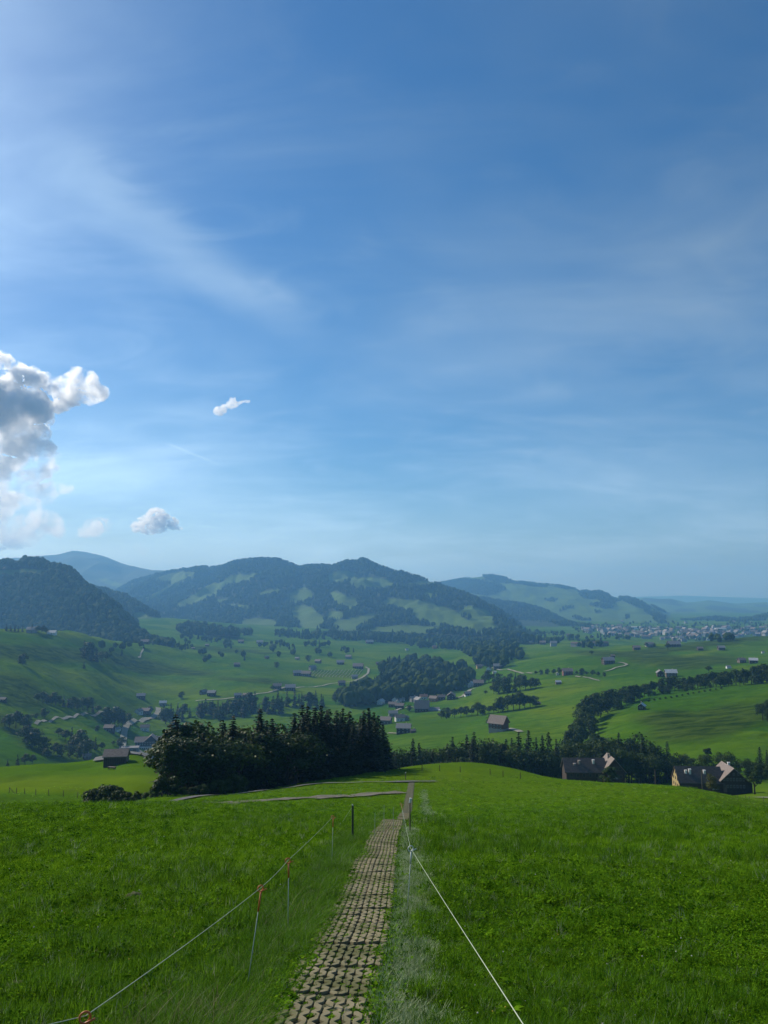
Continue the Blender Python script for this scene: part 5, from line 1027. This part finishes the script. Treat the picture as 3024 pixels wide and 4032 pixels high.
def paver_mesh(seed):
    """a slab of four zigzag strips along the path (y): staggered diamond openings joined by narrow slits"""
    q = random.Random(seed); mb = MB(); c = SW / 5
    for i in range(5):
        x0, x1 = -SW / 2 + i * c, -SW / 2 + (i + 1) * c; b = len(mb.v); z1 = 0.056
        for k in range(9):
            y = -SLEN / 2 + k * SLEN / 8; y = max(-SLEN / 2 + 0.005, min(SLEN / 2 - 0.005, y))
            wa = 0.045 if (k % 4 == (2 if i % 2 == 0 else 0)) else 0.005; wb = 0.045 if (k % 4 == (0 if i % 2 == 0 else 2)) else 0.005
            xa, xb = x0 + wa + q.uniform(-.002, .002), x1 - wb + q.uniform(-.002, .002); e = q.uniform(-0.0015, 0.0015)
            mb.v += [(xa, y, -0.02), (xa, y, z1 - 0.006), (xa + 0.005, y, z1 + e), (xb - 0.005, y, z1 + e), (xb, y, z1 - 0.006), (xb, y, -0.02)]
        for k in range(8):
            for j in range(5): mb.f.append([b + k * 6 + j, b + k * 6 + j + 1, b + (k + 1) * 6 + j + 1, b + (k + 1) * 6 + j][::-1]); mb.m.append(0)
        mb.f.append([b + j for j in range(6)]); mb.m.append(0); mb.f.append([b + 48 + j for j in range(6)][::-1]); mb.m.append(0)
        if i:
            for k in (1, 3, 5, 7): mb.box(x0 - 0.012, x0 + 0.012, -SLEN / 2 + k * SLEN / 8 - 0.018, -SLEN / 2 + k * SLEN / 8 + 0.018, -0.02, 0.034)
    return mb.mesh('paver', [conc])
PAV = [paver_mesh(i) for i in range(4)]
n = 0; k0 = int(np.searchsorted(cy_, 2.2)); holes = []
s_ = ss[k0]; rest = MB()
while s_ < ss[-1] - 0.4:
    i = int(s_ / 0.1); x, y = cx_[i], cy_[i]; t_ = np.array([tdx[i], tdy[i]]); t_ /= np.linalg.norm(t_); nrm = np.array([t_[1], -t_[0]])
    for side in (-1, 1):
        px_, py_ = x + nrm[0] * side * 0.196, y + nrm[1] * side * 0.196; e = 0.25
        zc = float(H(px_, py_)); zf = float(H(px_ + t_[0] * e, py_ + t_[1] * e)); zb = float(H(px_ - t_[0] * e, py_ - t_[1] * e))
        zr = float(H(px_ + nrm[0] * 0.15, py_ + nrm[1] * 0.15)); zl = float(H(px_ - nrm[0] * 0.15, py_ - nrm[1] * 0.15))
        ty = Vector((t_[0], t_[1], (zf - zb) / (2 * e))).normalized(); tx = Vector((nrm[0], nrm[1], (zr - zl) / 0.3)); tx = (tx - ty * tx.dot(ty)).normalized(); tz = tx.cross(ty)
        Mx = Matrix((tx, ty, tz)).transposed().to_4x4(); Mx.translation = Vector((px_, py_, (zf + zb) / 2 + rnd.uniform(-0.006, 0.007)))
        Mx = Mx @ Euler((rnd.uniform(-.02, .02), rnd.uniform(-.02, .02), rnd.uniform(-.015, .015) + (math.pi if side > 0 else 0))).to_matrix().to_4x4()
        if n < 300:
            o = link('paver', rnd.choice(PAV), path); o.matrix_world = Mx; n += 1
            if py_ < 45:
                for c in range(5):
                    for kk_ in ((2, 6) if c % 2 == 0 else (0, 4)): holes.append((Mx @ Vector((-SW / 2 + c * SW / 5, -SLEN / 2 + kk_ * SLEN / 8, 0.034)))[:])
        else:
            for v in ((-0.18, -0.24), (0.18, -0.24), (0.18, 0.24), (-0.18, 0.24)): rest.v.append((Mx @ Vector((v[0], v[1], 0.045)))[:])
            b = len(rest.v); rest.f.append([b - 4, b - 3, b - 2, b - 1]); rest.m.append(0)
    s_ += 0.443
if rest.v:
    far_conc = plain('far concrete lattice', (0.125, 0.108, 0.058), (0.055, 0.070, 0.022), 20.0, 0.95)
    o = rest.obj('far_pavers', far_conc, path); tag(o, kind='stuff')

# ------------------------------------------------------------------ meadow grass
M['blade'] = leaf('grass blade', (0.022, 0.095, 0.002), (0.235, 0.440, 0.018), 0.42, 0.6, 0.0, 3.0, glint_or_green=((0.30, 0.36, 0.18), 0.94))  # second tint: a few tufts paled as painted glints
M['blade_dark'] = leaf('lush grass blade', (0.014, 0.066, 0.002), (0.140, 0.310, 0.012), 0.4, 0.6, 0.1, 3.0, glint_or_green=((0.24, 0.30, 0.15), 0.93))  # the pale share of these tufts is painted glint too
M['clover'] = leaf('clover leaf', (0.018, 0.080, 0.002), (0.185, 0.365, 0.016), 0.4, 0.6, 0.0, 3.0)
M['pale_blade'] = leaf('pale frosted grass', (0.22, 0.30, 0.13), (0.50, 0.58, 0.34), 0.3, 0.4, 0.3, 3.0, glint_or_green=((0.07, 0.16, 0.02), 0.68))  # second tint here mixes green blades in
M['straw'] = leaf('dry grass stalk', (0.15, 0.135, 0.055), (0.26, 0.22, 0.10), 0.2, 0.5, 0.4, 3.0)
def tuft(seed, n, rad, h0, h1, w, mat, lean=0.5, curl=0.6, seg=3):
    q = np.random.default_rng(seed); V = []; Fc = []
    for _ in range(n):
        a = q.uniform(0, 6.28); r_ = rad * math.sqrt(q.random()); b = np.array([r_ * math.cos(a), r_ * math.sin(a), -0.01]); h = q.uniform(h0, h1); a2 = q.uniform(0, 6.28)
        d = np.array([math.cos(a2), math.sin(a2), 0]); sd = np.array([-d[1], d[0], 0]); ln = q.uniform(0.05, lean); cu = q.uniform(0, curl); k = len(V)
        for i in range(seg + 1):
            f = i / seg; c = b + d * h * (ln * f + cu * f * f) + np.array([0, 0, h * (f - 0.42 * cu * f * f)]); ww = w * (1 - f) ** 0.7 * (0.7 if i == 0 else 1.0)
            if i < seg: V += [c - sd * ww / 2, c + sd * ww / 2]
            else: V.append(c)
        for i in range(seg - 1): Fc.append([k + 2 * i, k + 2 * i + 1, k + 2 * i + 3, k + 2 * i + 2])
        Fc.append([k + 2 * seg - 2, k + 2 * seg - 1, k + 2 * seg])
    return mesh_np('tuft', np.array(V), Fc, [M[mat]], True)
def clover(seed, n, rad, h, size):
    q = np.random.default_rng(seed); a = q.uniform(0, 6.28, n); r_ = rad * np.sqrt(q.random(n)); C = np.stack([r_ * np.cos(a), r_ * np.sin(a), q.uniform(0.3, 1.0, n) * h], -1)
    return quads('tuft', C, np.array([0, 0, 1.0]) + q.normal(size=(n, 3)) * 0.5, size * q.uniform(0.6, 1.3, n), [M['clover']], q, 0.15)
g_coll = proto_collection('meadow_shapes', [tuft(i, 16, 0.065, 0.05, 0.12, 0.006, 'blade', 0.7, 0.9) for i in range(4)] + [tuft(10 + i, 14, 0.06, 0.08, 0.17, 0.006, 'blade_dark', 0.5, 0.8) for i in range(3)] + [clover(i, 26, 0.08, 0.07, 0.0115) for i in range(3)])
v_coll = proto_collection('verge_shapes', [tuft(30 + i, 16, 0.08, 0.12, 0.28, 0.006, 'blade_dark', 0.9, 1.3, 4) for i in range(3)] + [tuft(36 + i, 6, 0.05, 0.18, 0.42, 0.004, 'straw', 1.2, 1.3, 5) for i in range(2)] + [tuft(40 + i, 14, 0.06, 0.04, 0.10, 0.005, 'blade', 0.8, 0.9) for i in range(2)])
p_coll = proto_collection('pale_shapes', [tuft(50 + i, 18, 0.06, 0.04, 0.10, 0.0065, 'pale_blade', 1.0, 1.0) for i in range(4)])
h_coll = proto_collection('gap_shapes', [tuft(60 + i, 14, 0.034, 0.02, 0.05, 0.005, 'blade', 0.9, 0.9) for i in range(2)] + [clover(20 + i, 16, 0.036, 0.03, 0.011) for i in range(2)])
def sample(nn, y0, y1, smin=-0.74, smax=0.74):
    w = rng.uniform(1 / y1, 1 / y0, nn); y = 1 / w - 0.0; s = rng.uniform(smin, smax, nn); return s * (y + 0.8), y
def place(name, x, y, scale, pick, coll, sinkz=0.0):
    k = len(x); rot = np.stack([rng.normal(0, 0.12, k), rng.normal(0, 0.12, k), rng.uniform(0, 6.28, k)], -1)
    return scatter(name, np.stack([x, y, H(x, y) + sinkz], -1), scale, rot, pick, coll)
x, y = sample(230000, 3.6, 150.0)
e = x - path_x(y)
keep = (np.abs(e) > 0.50) & ~((e > 0.4) & (e < 0.40 + 0.52 * rng.random(len(e)) + 0.12) & (y < 26)) & ~((e < 0) & (e > -1.0) & (y < 40) & (rng.random(len(e)) < 0.55))
x, y, e = x[keep], y[keep], e[keep]
patch = fbm2(x / 2.6, y / 4.0, 3, 21.0); patch2 = noise2(x / 9, y / 12, 25.0)
lush = (patch + 0.35 * (e > 0.4) * (1 - sstep(2.0, 8.0, e)) + rng.normal(0, 0.25, len(x))) > 0.22
clov = (patch2 + rng.normal(0, 0.35, len(x)) + np.where(e < -1.0, 0.15, -0.1)) > 0.25
pick = np.where(clov, rng.integers(7, 10, len(x)), np.where(lush, rng.integers(4, 7, len(x)), rng.integers(0, 4, len(x))))
clump = noise2(x / 0.35, y / 0.45, 41.0)
sc_ = 0.85 * rng.uniform(0.6, 1.3, len(x)) * np.clip((y / 7.0) ** 0.42, 0.85, 2.3) * (1 + 0.35 * np.clip(patch, -0.6, 0.9)) * (1 + 0.55 * np.clip(clump, -0.8, 0.9))
place('meadow_grass', x, y, np.stack([sc_, sc_, sc_ * (1 - 0.35 * sstep(25, 90, y))], -1), pick, g_coll)
x, y = sample(60000, 26.0, 170.0); e = x - path_x(y); road_gap = np.abs(e) > 0.6 + 0.0 * y
x, y = x[road_gap], y[road_gap]; pf = fbm2(x / 5, y / 9, 3, 31.0)
sc_ = rng.uniform(0.8, 1.4, len(x)) * np.clip((y / 20.0) ** 0.5, 1.0, 2.6) * (1 + 0.4 * np.clip(pf, -0.5, 0.9))
place('meadow_grass', x, y, np.stack([sc_ * 1.3, sc_ * 1.3, sc_ * 0.7], -1), np.where(pf + rng.normal(0, 0.3, len(x)) > 0.75, rng.integers(4, 7, len(x)), np.where(rng.random(len(x)) < 0.3, rng.integers(7, 10, len(x)), rng.integers(0, 4, len(x)))), g_coll)
x, y = sample(30000, 3.2, 60.0, -0.5, 0.5); e = rng.normal(-0.78, 0.24, len(x)) + 0.06 * noise2(y * 1.3, y * 0, 3.0); x = path_x(y) + e; keep = (e < -0.33) & (e > -1.6)
x, y = x[keep], y[keep]; k = len(x); r_ = rng.random(k); tang = noise2(y / 1.1, y * 0 + 0.5, 8.0)
pick = np.where(r_ < 0.52, rng.integers(0, 3, k), np.where(r_ < 0.53 + 0.08 * np.clip(tang, 0, 1), rng.integers(3, 5, k), rng.integers(5, 7, k)))
place('tangled_verge_grass', x, y, rng.uniform(0.35, 0.68, k) * np.clip(0.6 + y / 14, 0.75, 1.3) * (1 + 0.4 * np.clip(tang, -0.5, 0.8)), pick, v_coll)
x, y = sample(36000, 3.2, 32.0, -0.5, 0.5); e = rng.uniform(0.40, 1.0, len(x)); keep = rng.random(len(x)) < (1 - sstep(0.70, 1.0, e + 0.3 * noise2(y / 0.5, e * 3, 5.0))) * (1 - sstep(18, 32, y)); e, y = e[keep], y[keep]; x = path_x(y) + e
place('pale_grass_strip', x, y, rng.uniform(0.6, 1.15, len(x)), rng.integers(0, 4, len(x)), p_coll)
x, y = sample(1500, 60.0, 110.0, -0.5, 0.5); x = path_x(y) + rng.normal(1.9, 0.28, len(x))
place('pale_grass_strip', x, y, rng.uniform(1.0, 2.0, len(x)), rng.integers(0, 4, len(x)), p_coll)
hl = np.array(holes); keep = rng.random(len(hl)) < np.clip(0.9 + 0.5 * fbm2(hl[:, 0] / 0.5, hl[:, 1] / 0.7, 2, 3.0), 0.15, 0.97); hl = hl[keep]
hl = np.repeat(hl, 4, 0) + np.c_[rng.normal(0, 0.020, (len(hl) * 4, 2)), np.zeros(len(hl) * 4)]
scatter('paver_gap_weeds', hl, rng.uniform(0.45, 0.85, len(hl)), np.c_[rng.normal(0, .2, (len(hl), 2)), rng.uniform(0, 6.28, len(hl))], rng.integers(0, 4, len(hl)), h_coll)
x, y = sample(9000, 3.2, 90.0, -0.5, 0.5); e = np.where(rng.random(len(x)) < 0.5, rng.normal(0.42, 0.06, len(x)), rng.normal(-0.40, 0.08, len(x))); x = path_x(y) + e
scatter('path_edge_weeds', np.stack([x, y, H(x, y) + 0.02], -1), rng.uniform(0.8, 1.7, len(x)), np.c_[rng.normal(0, .2, (len(x), 2)), rng.uniform(0, 6.28, len(x))], rng.integers(0, 4, len(x)), h_coll)

M['petal'] = plain('clover blossom', (0.62, 0.60, 0.52), (0.50, 0.46, 0.40), 9.0, 0.8); M['petal_y'] = plain('yellow blossom', (0.62, 0.46, 0.04), (0.50, 0.36, 0.03), 9.0, 0.8)
def blossom(mt):
    v0, f0 = ico(1); return mesh_np('blossom', v0 * np.array([0.007, 0.007, 0.006]) + np.array([0, 0, 0.10]), f0, [M[mt]])
f_coll = proto_collection('blossom_shapes', [blossom('petal'), blossom('petal_y')])
x, y = sample(260, 4.0, 70.0); keep = np.abs(x - path_x(y)) > 1.1; x, y = x[keep], y[keep]
place('meadow_blossoms', x, y, rng.uniform(0.7, 1.2, len(x)) * np.clip((y / 8) ** 0.4, 0.9, 2.0), (rng.random(len(x)) < 0.3).astype(int), f_coll)

# broad-leaved dock plants and two molehills in the meadow
def dock(u, v, n_, size, label):
    g = ground_at(u, v); r = bpy.data.objects.new('dock_plant', None); col.objects.link(r); r.location = g; tag(r, label, 'plant', 'broad-leaved plants in the meadow')
    q = random.Random(u); V = []
    pts_ = [(0, 0.0), (0.25, 0.16), (0.5, 0.2), (0.75, 0.15), (1.0, 0.0)]
    vs = []
    for (f, w) in pts_:
        z = 0.55 * f - 0.75 * f * f * 0.8
        vs += [(f, -w, z + 0.05 * w), (f, 0, z - 0.03), (f, w, z + 0.05 * w)]
    me = mesh_np('leaf', np.array(vs), [[i * 3 + j, i * 3 + j + 1, (i + 1) * 3 + j + 1, (i + 1) * 3 + j] for i in range(4) for j in range(2)], [M['clover']])
    for i in range(n_):
        link('leaf', me, r, (0, 0, 0.04), (0, q.uniform(-0.5, 0.1), 6.28 * i / n_ + q.uniform(-.3, .3)), size * q.uniform(0.7, 1.2))
for i, (u, v, n_, s, lab) in enumerate([(1905, 3705, 8, 0.16, 'broad-leaved weed beside the right wire, uppermost of the weeds'), (2020, 3905, 7, 0.13, 'broad-leaved weed just right of the wire near the bottom'), (2150, 3925, 8, 0.15, 'broad-leaved weed furthest right near the bottom edge'), (2010, 4010, 7, 0.14, 'broad-leaved weed at the bottom edge by the wire'), (2190, 4000, 6, 0.13, 'broad-leaved weed at the bottom edge away from the wire')]): dock(u, v, n_, s, lab)
for i, (u, v, lab) in enumerate([(525, 3548, 'bare brown molehill in the left meadow, the upper one'), (70, 3925, 'dark molehill near the lower left corner')]):
    g = ground_at(u, v); v0, f0 = ico(3); o = link('molehill', mesh_np('molehill', v0 * np.array([0.13, 0.11, 0.075]) * (1 + 0.35 * noise3(v0 * 2.6 + i))[:, None], f0, [soil_mat]), loc=(g[0], g[1], g[2] + 0.03)); tag(o, lab, 'molehill', 'molehills')

# ------------------------------------------------------------------ electric fences along the path
M['orange'] = plain('orange plastic', (0.62, 0.17, 0.035), (0.50, 0.13, 0.03), 6.0, 0.45, 0.5); M['white_plastic'] = plain('white plastic', (0.72, 0.74, 0.66), (0.62, 0.64, 0.56), 6.0, 0.45, 0.5)
M['rod'] = plain('galvanised rod', (0.42, 0.47, 0.40), (0.32, 0.37, 0.31), 20.0, 0.45, 0.5, metallic=0.3); M['cord'] = plain('fence cord', (0.50, 0.56, 0.40), (0.40, 0.45, 0.32), 60.0, 0.6, 0.4); M['green_post'] = plain('dark green stake', (0.045, 0.07, 0.045), (0.03, 0.045, 0.03), 10.0, 0.7)
def find(u, v, h, y0=1.2):
    sx, sz = pix_dir(u, v); Y = np.linspace(y0, 260, 12000); d = EYE + sz * Y - H(sx * Y, Y) - h; k = np.where(d < 0)[0][0]; return sx * Y[k], Y[k], float(H(sx * Y[k], Y[k]))
def fpost(u, v, h, mat, label, lean=(0, 0), y0=1.2, thick=1.0):
    x, y, z = find(u, v, h, y0); r = bpy.data.objects.new('electric_fence_post', None); col.objects.link(r); r.location = (x - lean[0], y - lean[1], float(H(x - lean[0], y - lean[1]))); tag(r, label, 'fence post', 'electric fence posts')
    top = Vector((x, y, z + h)) - r.location; ax = top.normalized(); R = 0.026 * thick
    mb = MB(); mb.tube([tuple(-ax * 0.25), tuple(top - ax * (0.15 + R))], 0.0042 * thick, 6); mb.obj('rod', M['rod'], r, True)
    mb = MB(); mb.tube([tuple(top - ax * (0.16 + R)), tuple(top - ax * R * 1.4)], [0.0085 * thick] * 2, 8); mb.obj('grip', M[mat], r, True)
    sd = Vector((1, 0.25, 0)).normalized(); pts_ = [tuple(top - ax * R * 1.6 + sd * 0.006)]
    for i in range(19):
        a = -math.pi / 2 + 0.5 + math.radians(20 * i); pts_.append(tuple(top + sd * (math.cos(a) * R - R * 0.35) + ax * (math.sin(a) * R) + Vector((0, -0.0012 * i, 0))))
    pts_.append(tuple(top + sd * R * 2.0 + ax * R * -0.05 + Vector((0, -0.03, 0))))
    mb = MB(); mb.tube(pts_, 0.0062 * thick, 7); mb.obj('pigtail_loop', M[mat], r, True)
    return Vector((x, y, z + h)) - sd * R * 0.35
def wire(pts_, name, label, rad=0.0018, sag=0.012):
    out_ = []
    for a, b in zip(pts_[:-1], pts_[1:]):
        for i in range(10): f = i / 10; p = a.lerp(b, f); out_.append((p[0], p[1], p[2] - sag * 4 * f * (1 - f)))
    out_.append(tuple(pts_[-1])); mb = MB(); mb.tube(out_, rad, 6); tag(mb.obj(name, M['cord'], smooth=True), label, 'wire', 'fence wires')
a1 = fpost(345, 4003, 0.80, 'orange', 'nearest orange pigtail fence post at the lower left corner', (0.0, 0.0), thick=0.7)
a2 = fpost(1030, 3496, 0.80, 'orange', 'second orange pigtail fence post left of the path', (0.10, 0.05), thick=0.85)
a3 = fpost(1137, 3388, 0.80, 'orange', 'third orange pigtail fence post left of the path, slightly rusty', (0.0, 0.0))
a4 = fpost(1312, 3217, 0.82, 'orange', 'farthest orange pigtail fence post left of the path', (0.02, 0.0))
x, y, z = find(1389, 3172, 0.85, 12); mb = MB(); mb.tube([(0, 0, -0.3), (0, 0, 0.85)], [0.028, 0.026], 8); mb.tube([(0, 0, 0.85), (-0.01, 0, 0.885)], [0.02, 0.012], 6, 1); tag(mb.obj('fence_stake', [M['green_post'], M['white_plastic']], loc=(x, y, z)), 'dark green stake where the left wire bends', 'stake')
a5 = Vector((x, y, z + 0.84)); g = ground_at(1348, 3255, 10)
a0 = Vector((a1.x - 0.75, a1.y - 0.35, a1.z + 0.02))
wire([a0, a1, a2, a3, a4], 'fence_wire', 'pale fence cord strung along the left of the path')
wire([a5, Vector((g[0], g[1], g[2] + 0.15))], 'guy_cord', 'short pale cord tied down from the dark green stake', 0.004, 0.0)
b1 = fpost(1620, 3340, 0.80, 'white_plastic', 'white pigtail fence post right of the path', (0.06, 0.02), thick=1.25)
b2 = fpost(1581, 3166, 0.80, 'orange', 'orange pigtail fence post on the brow of the path', (-0.10, 0.0), 14, 1.3)
b0 = Vector(P(2062, 4036, 2.5)); bb = b0 + (b0 - b1) * 0.42
wire([bb, b0, b1, b2], 'fence_wire', 'white fence cord strung along the right of the path', 0.0019, 0.006)
for i, (u, v, h) in enumerate([(1511, 3170, 0.8), (1475, 3200, 0.7), (1548, 3178, 0.75)]):
    x, y, z = find(u, v, h, 16); mb = MB(); mb.tube([(0, 0, -0.2), (0.01, 0, h)], [0.007, 0.006], 6); tag(mb.obj('fence_rod', M['rod'], loc=(x, y, z)), ['pale thin rod in the grass left of the brow, the tallest', 'short thin rod in the grass, leftmost of the three', 'thin rod closest to the path on the brow'][i], 'rod', 'thin fence rods')
for i, (u, v, h, Y) in enumerate([(1614, 3160, 0.95, 40), (1597, 3042, 1.2, 128)]):
    x = pix_dir(u, v)[0] * Y
    x, y, z = find(u, v, h, Y * 0.6); mb = MB(); mb.tube([(0, 0, -0.3), (0, 0, h - 0.08)], 0.02 if i == 0 else 0.07, 6); mb.tube([(0, 0, h - 0.08), (0.02, 0, h + 0.05)], 0.04 if i == 0 else 0.09, 7, 1); tag(mb.obj('fence_stake', [M['post_wood'], M['white_plastic']], loc=(x, y, z)), ['thin stake with white insulator beside the far path', 'dark post with white cap at the far end of the path'][i], 'stake')
# ------------------------------------------------------------------ cumulus clouds, beyond the haze
def cloud_mat(name, grain, dens, z0=None, lo=0.43):
    m, t, out = new_mat(name); vs = N(t, 'ShaderNodeVolumeScatter'); vs.inputs['Color'].default_value = (1, 1, 1, 1); vs.inputs['Anisotropy'].default_value = 0.5
    tcn = N(t, 'ShaderNodeTexCoord'); nz = N(t, 'ShaderNodeTexNoise'); nz.inputs['Scale'].default_value = 1.0 / grain; nz.inputs['Detail'].default_value = 7; nz.inputs['Roughness'].default_value = 0.62
    t.links.new(tcn.outputs['Object'], nz.inputs[0])
    dn = math_node(t, 'MULTIPLY', ramp(t, nz.outputs[0], [(lo, 0.0), (lo + 0.17, 1.0)], 'EASE'), dens)
    if z0:   # density falls towards the base, standing in for haze before the tower
        sp = N(t, 'ShaderNodeSeparateXYZ'); t.links.new(tcn.outputs['Object'], sp.inputs[0])
        dn = math_node(t, 'MULTIPLY', dn, ramp(t, math_node(t, 'DIVIDE', sp.outputs[2], z0), [(0.0, 0.12), (0.4, 0.42), (0.9, 1.0)]))
    t.links.new(dn, vs.inputs['Density'])
    t.links.new(vs.outputs[0], out.inputs['Volume']); m.cycles.volume_step_rate = 0.12; return m
M['cloud'] = cloud_mat('cloud', 900.0, 0.009, 3600.0); M['cloud_small'] = cloud_mat('small cloud', 200.0, 0.010); M['cloud_wisp'] = cloud_mat('cloud wisp', 160.0, 0.006, lo=0.34); M['cloud_low'] = cloud_mat('low cloud', 800.0, 0.0022)  # low clouds kept thin as well, haze put into their density
def remeshed(me, size):
    o = bpy.data.objects.new('tmp', me); col.objects.link(o)
    md = o.modifiers.new('r', 'REMESH'); md.mode = 'VOXEL'; md.voxel_size = size; md.use_smooth_shade = True
    dg = bpy.context.evaluated_depsgraph_get(); r = bpy.data.meshes.new_from_object(o.evaluated_get(dg))
    bpy.data.objects.remove(o); bpy.data.meshes.remove(me); return r
ICO3 = ico(3)
def cloud(puffs, dist, label, seed, grain=34, mat='cloud_small'):
    """puffs: (u, v, radius in photo pixels) at a distance beyond the valley's air"""
    k = dist / F; q = np.random.default_rng(seed); V = []; Fc = []; nb = 0
    c0 = np.array(P(np.mean([p[0] for p in puffs]), max(p[1] for p in puffs), dist))
    for (u, v, r) in puffs:
        cx = np.array(P(u, v, dist + q.normal() * r * k * 0.4)); v0, f0 = ICO3
        p = v0 * r * 1.12 * k * np.array([1.0, 1.0, 0.85]) + cx - c0
        V.append(p); Fc.append(f0 + nb); nb += len(p)
    me = remeshed(mesh_np('cumulus_cloud', np.concatenate(V), np.concatenate(Fc)), 3.4 * k)
    nv = len(me.vertices); co = np.empty(nv * 3, np.float32); me.vertices.foreach_get('co', co); co = co.reshape(-1, 3)
    no = np.empty(nv * 3, np.float32); me.vertices.foreach_get('normal', no); no = no.reshape(-1, 3)
    g = grain * k; w = co + seed * 1000
    d = 1.3 * noise3(w / (g * 2.6)) + 1.0 * (1 - 2.2 * np.abs(noise3(w / g))) * 0.5 + 0.5 * (1 - 2.2 * np.abs(noise3(w / (g * 0.45)))) * 0.5 + 0.35 * (1 - 2.2 * np.abs(noise3(w / (g * 0.2)))) * 0.6
    co = co + no * (d * g * 0.42)[:, None]
    me.vertices.foreach_set('co', co.astype(np.float32).ravel()); me.update(); me.materials.clear(); me.materials.append(M[mat])
    o = link('cumulus_cloud', me, loc=c0)
    return tag(o, label, 'cloud')
q = random.Random(4)
big = []
for (u, v, r) in [(0, 1440, 52), (-60, 1470, 80), (-140, 1500, 90), (60, 1470, 44), (110, 1490, 48), (150, 1525, 55), (200, 1545, 50), (190, 1565, 62), (235, 1560, 54), (225, 1535, 54), (90, 1760, 70), (140, 1710, 48), (250, 1520, 46), (300, 1495, 48), (345, 1510, 44), (380, 1535, 36), (345, 1560, 34), (290, 1560, 42), (60, 1550, 80), (-40, 1580, 110), (130, 1600, 70), (100, 1660, 70), (0, 1680, 100), (60, 1730, 75), (150, 1640, 48), (170, 1770, 40), (120, 1790, 60), (0, 1790, 90), (180, 1830, 42), (150, 1860, 46), (60, 1850, 70), (-30, 1880, 80), (215, 1800, 22), (220, 1840, 20), (110, 1910, 55), (20, 1930, 66), (180, 1940, 44), (260, 1925, 24), (-100, 1700, 120), (-120, 1850, 120)]:
    big.append((u, v, r))
    for _ in range(2):
        a = q.uniform(0, 6.28); big.append((u + math.cos(a) * r * 0.8, v + math.sin(a) * r * 0.7, r * q.uniform(0.25, 0.45)))
cloud(big, 26000, 'towering cumulus cloud with bright rims at the left edge', 3, mat='cloud')
low = []
for (u, v, r) in [(-60, 2000, 90), (40, 2010, 70), (110, 2020, 60), (160, 2050, 50), (60, 2080, 70), (-30, 2100, 80), (200, 2060, 34), (120, 2110, 40), (230, 2090, 24), (0, 1960, 50)]:
    low.append((u, v, r))
    for _ in range(2):
        a = q.uniform(0, 6.28); low.append((u + math.cos(a) * r * 0.8, v + math.sin(a) * r * 0.6, r * q.uniform(0.25, 0.45)))
cloud(low, 30000, 'low hazy grey cloud bank above the far left mountain', 7, mat='cloud_low')
cloud([(560, 2066, 24), (590, 2056, 26), (618, 2040, 30), (645, 2050, 28), (680, 2064, 24), (540, 2072, 16), (705, 2078, 14), (632, 2066, 30), (600, 2072, 24)], 30000, 'small white cumulus floating above the far blue mountain', 11)
cloud([(335, 2090, 26), (370, 2085, 28), (400, 2075, 22), (420, 2066, 12), (350, 2066, 14), (380, 2100, 20)], 31000, 'small dark grey cloud between the cloud bank and the white cumulus', 13, mat='cloud_low')
cloud([(855, 1612, 14), (880, 1606, 18), (892, 1602, 18), (905, 1598, 20), (918, 1594, 19), (930, 1590, 18), (944, 1587, 16), (955, 1584, 14), (968, 1582, 12), (980, 1580, 10), (920, 1578, 14), (870, 1620, 10)], 26000, 'little lone white wisp of cloud high above the valley', 17, mat='cloud_wisp')
cloud([(530, 2150, 14), (548, 2158, 14), (566, 2168, 9), (540, 2140, 8)], 31000, 'tiny faint cloud just over the mountain skyline', 19, mat='cloud_low')
# ------------------------------------------------------------------ haze: the valley air
low_z = min([float(GZ.min())] + [v.co.z for o in bpy.data.objects if o.type == 'MESH' and o.name.split('.')[0] in ('mountain', 'hill') for v in o.data.vertices])
hz = MB(); hz.box(-18500, 18500, -60, 18000, low_z - 1.0, 620)
m, t, out = new_mat('valley haze'); pv = N(t, 'ShaderNodeVolumePrincipled')
pv.inputs['Color'].default_value = (0.22, 0.54, 1.0, 1); pv.inputs['Absorption Color'].default_value = (0.25, 0.25, 0.25, 1); pv.inputs['Density'].default_value = 0.00013; pv.inputs['Anisotropy'].default_value = 0.25
t.links.new(pv.outputs[0], out.inputs['Volume'])
haze = hz.obj('haze', m); tag(haze, kind='stuff')
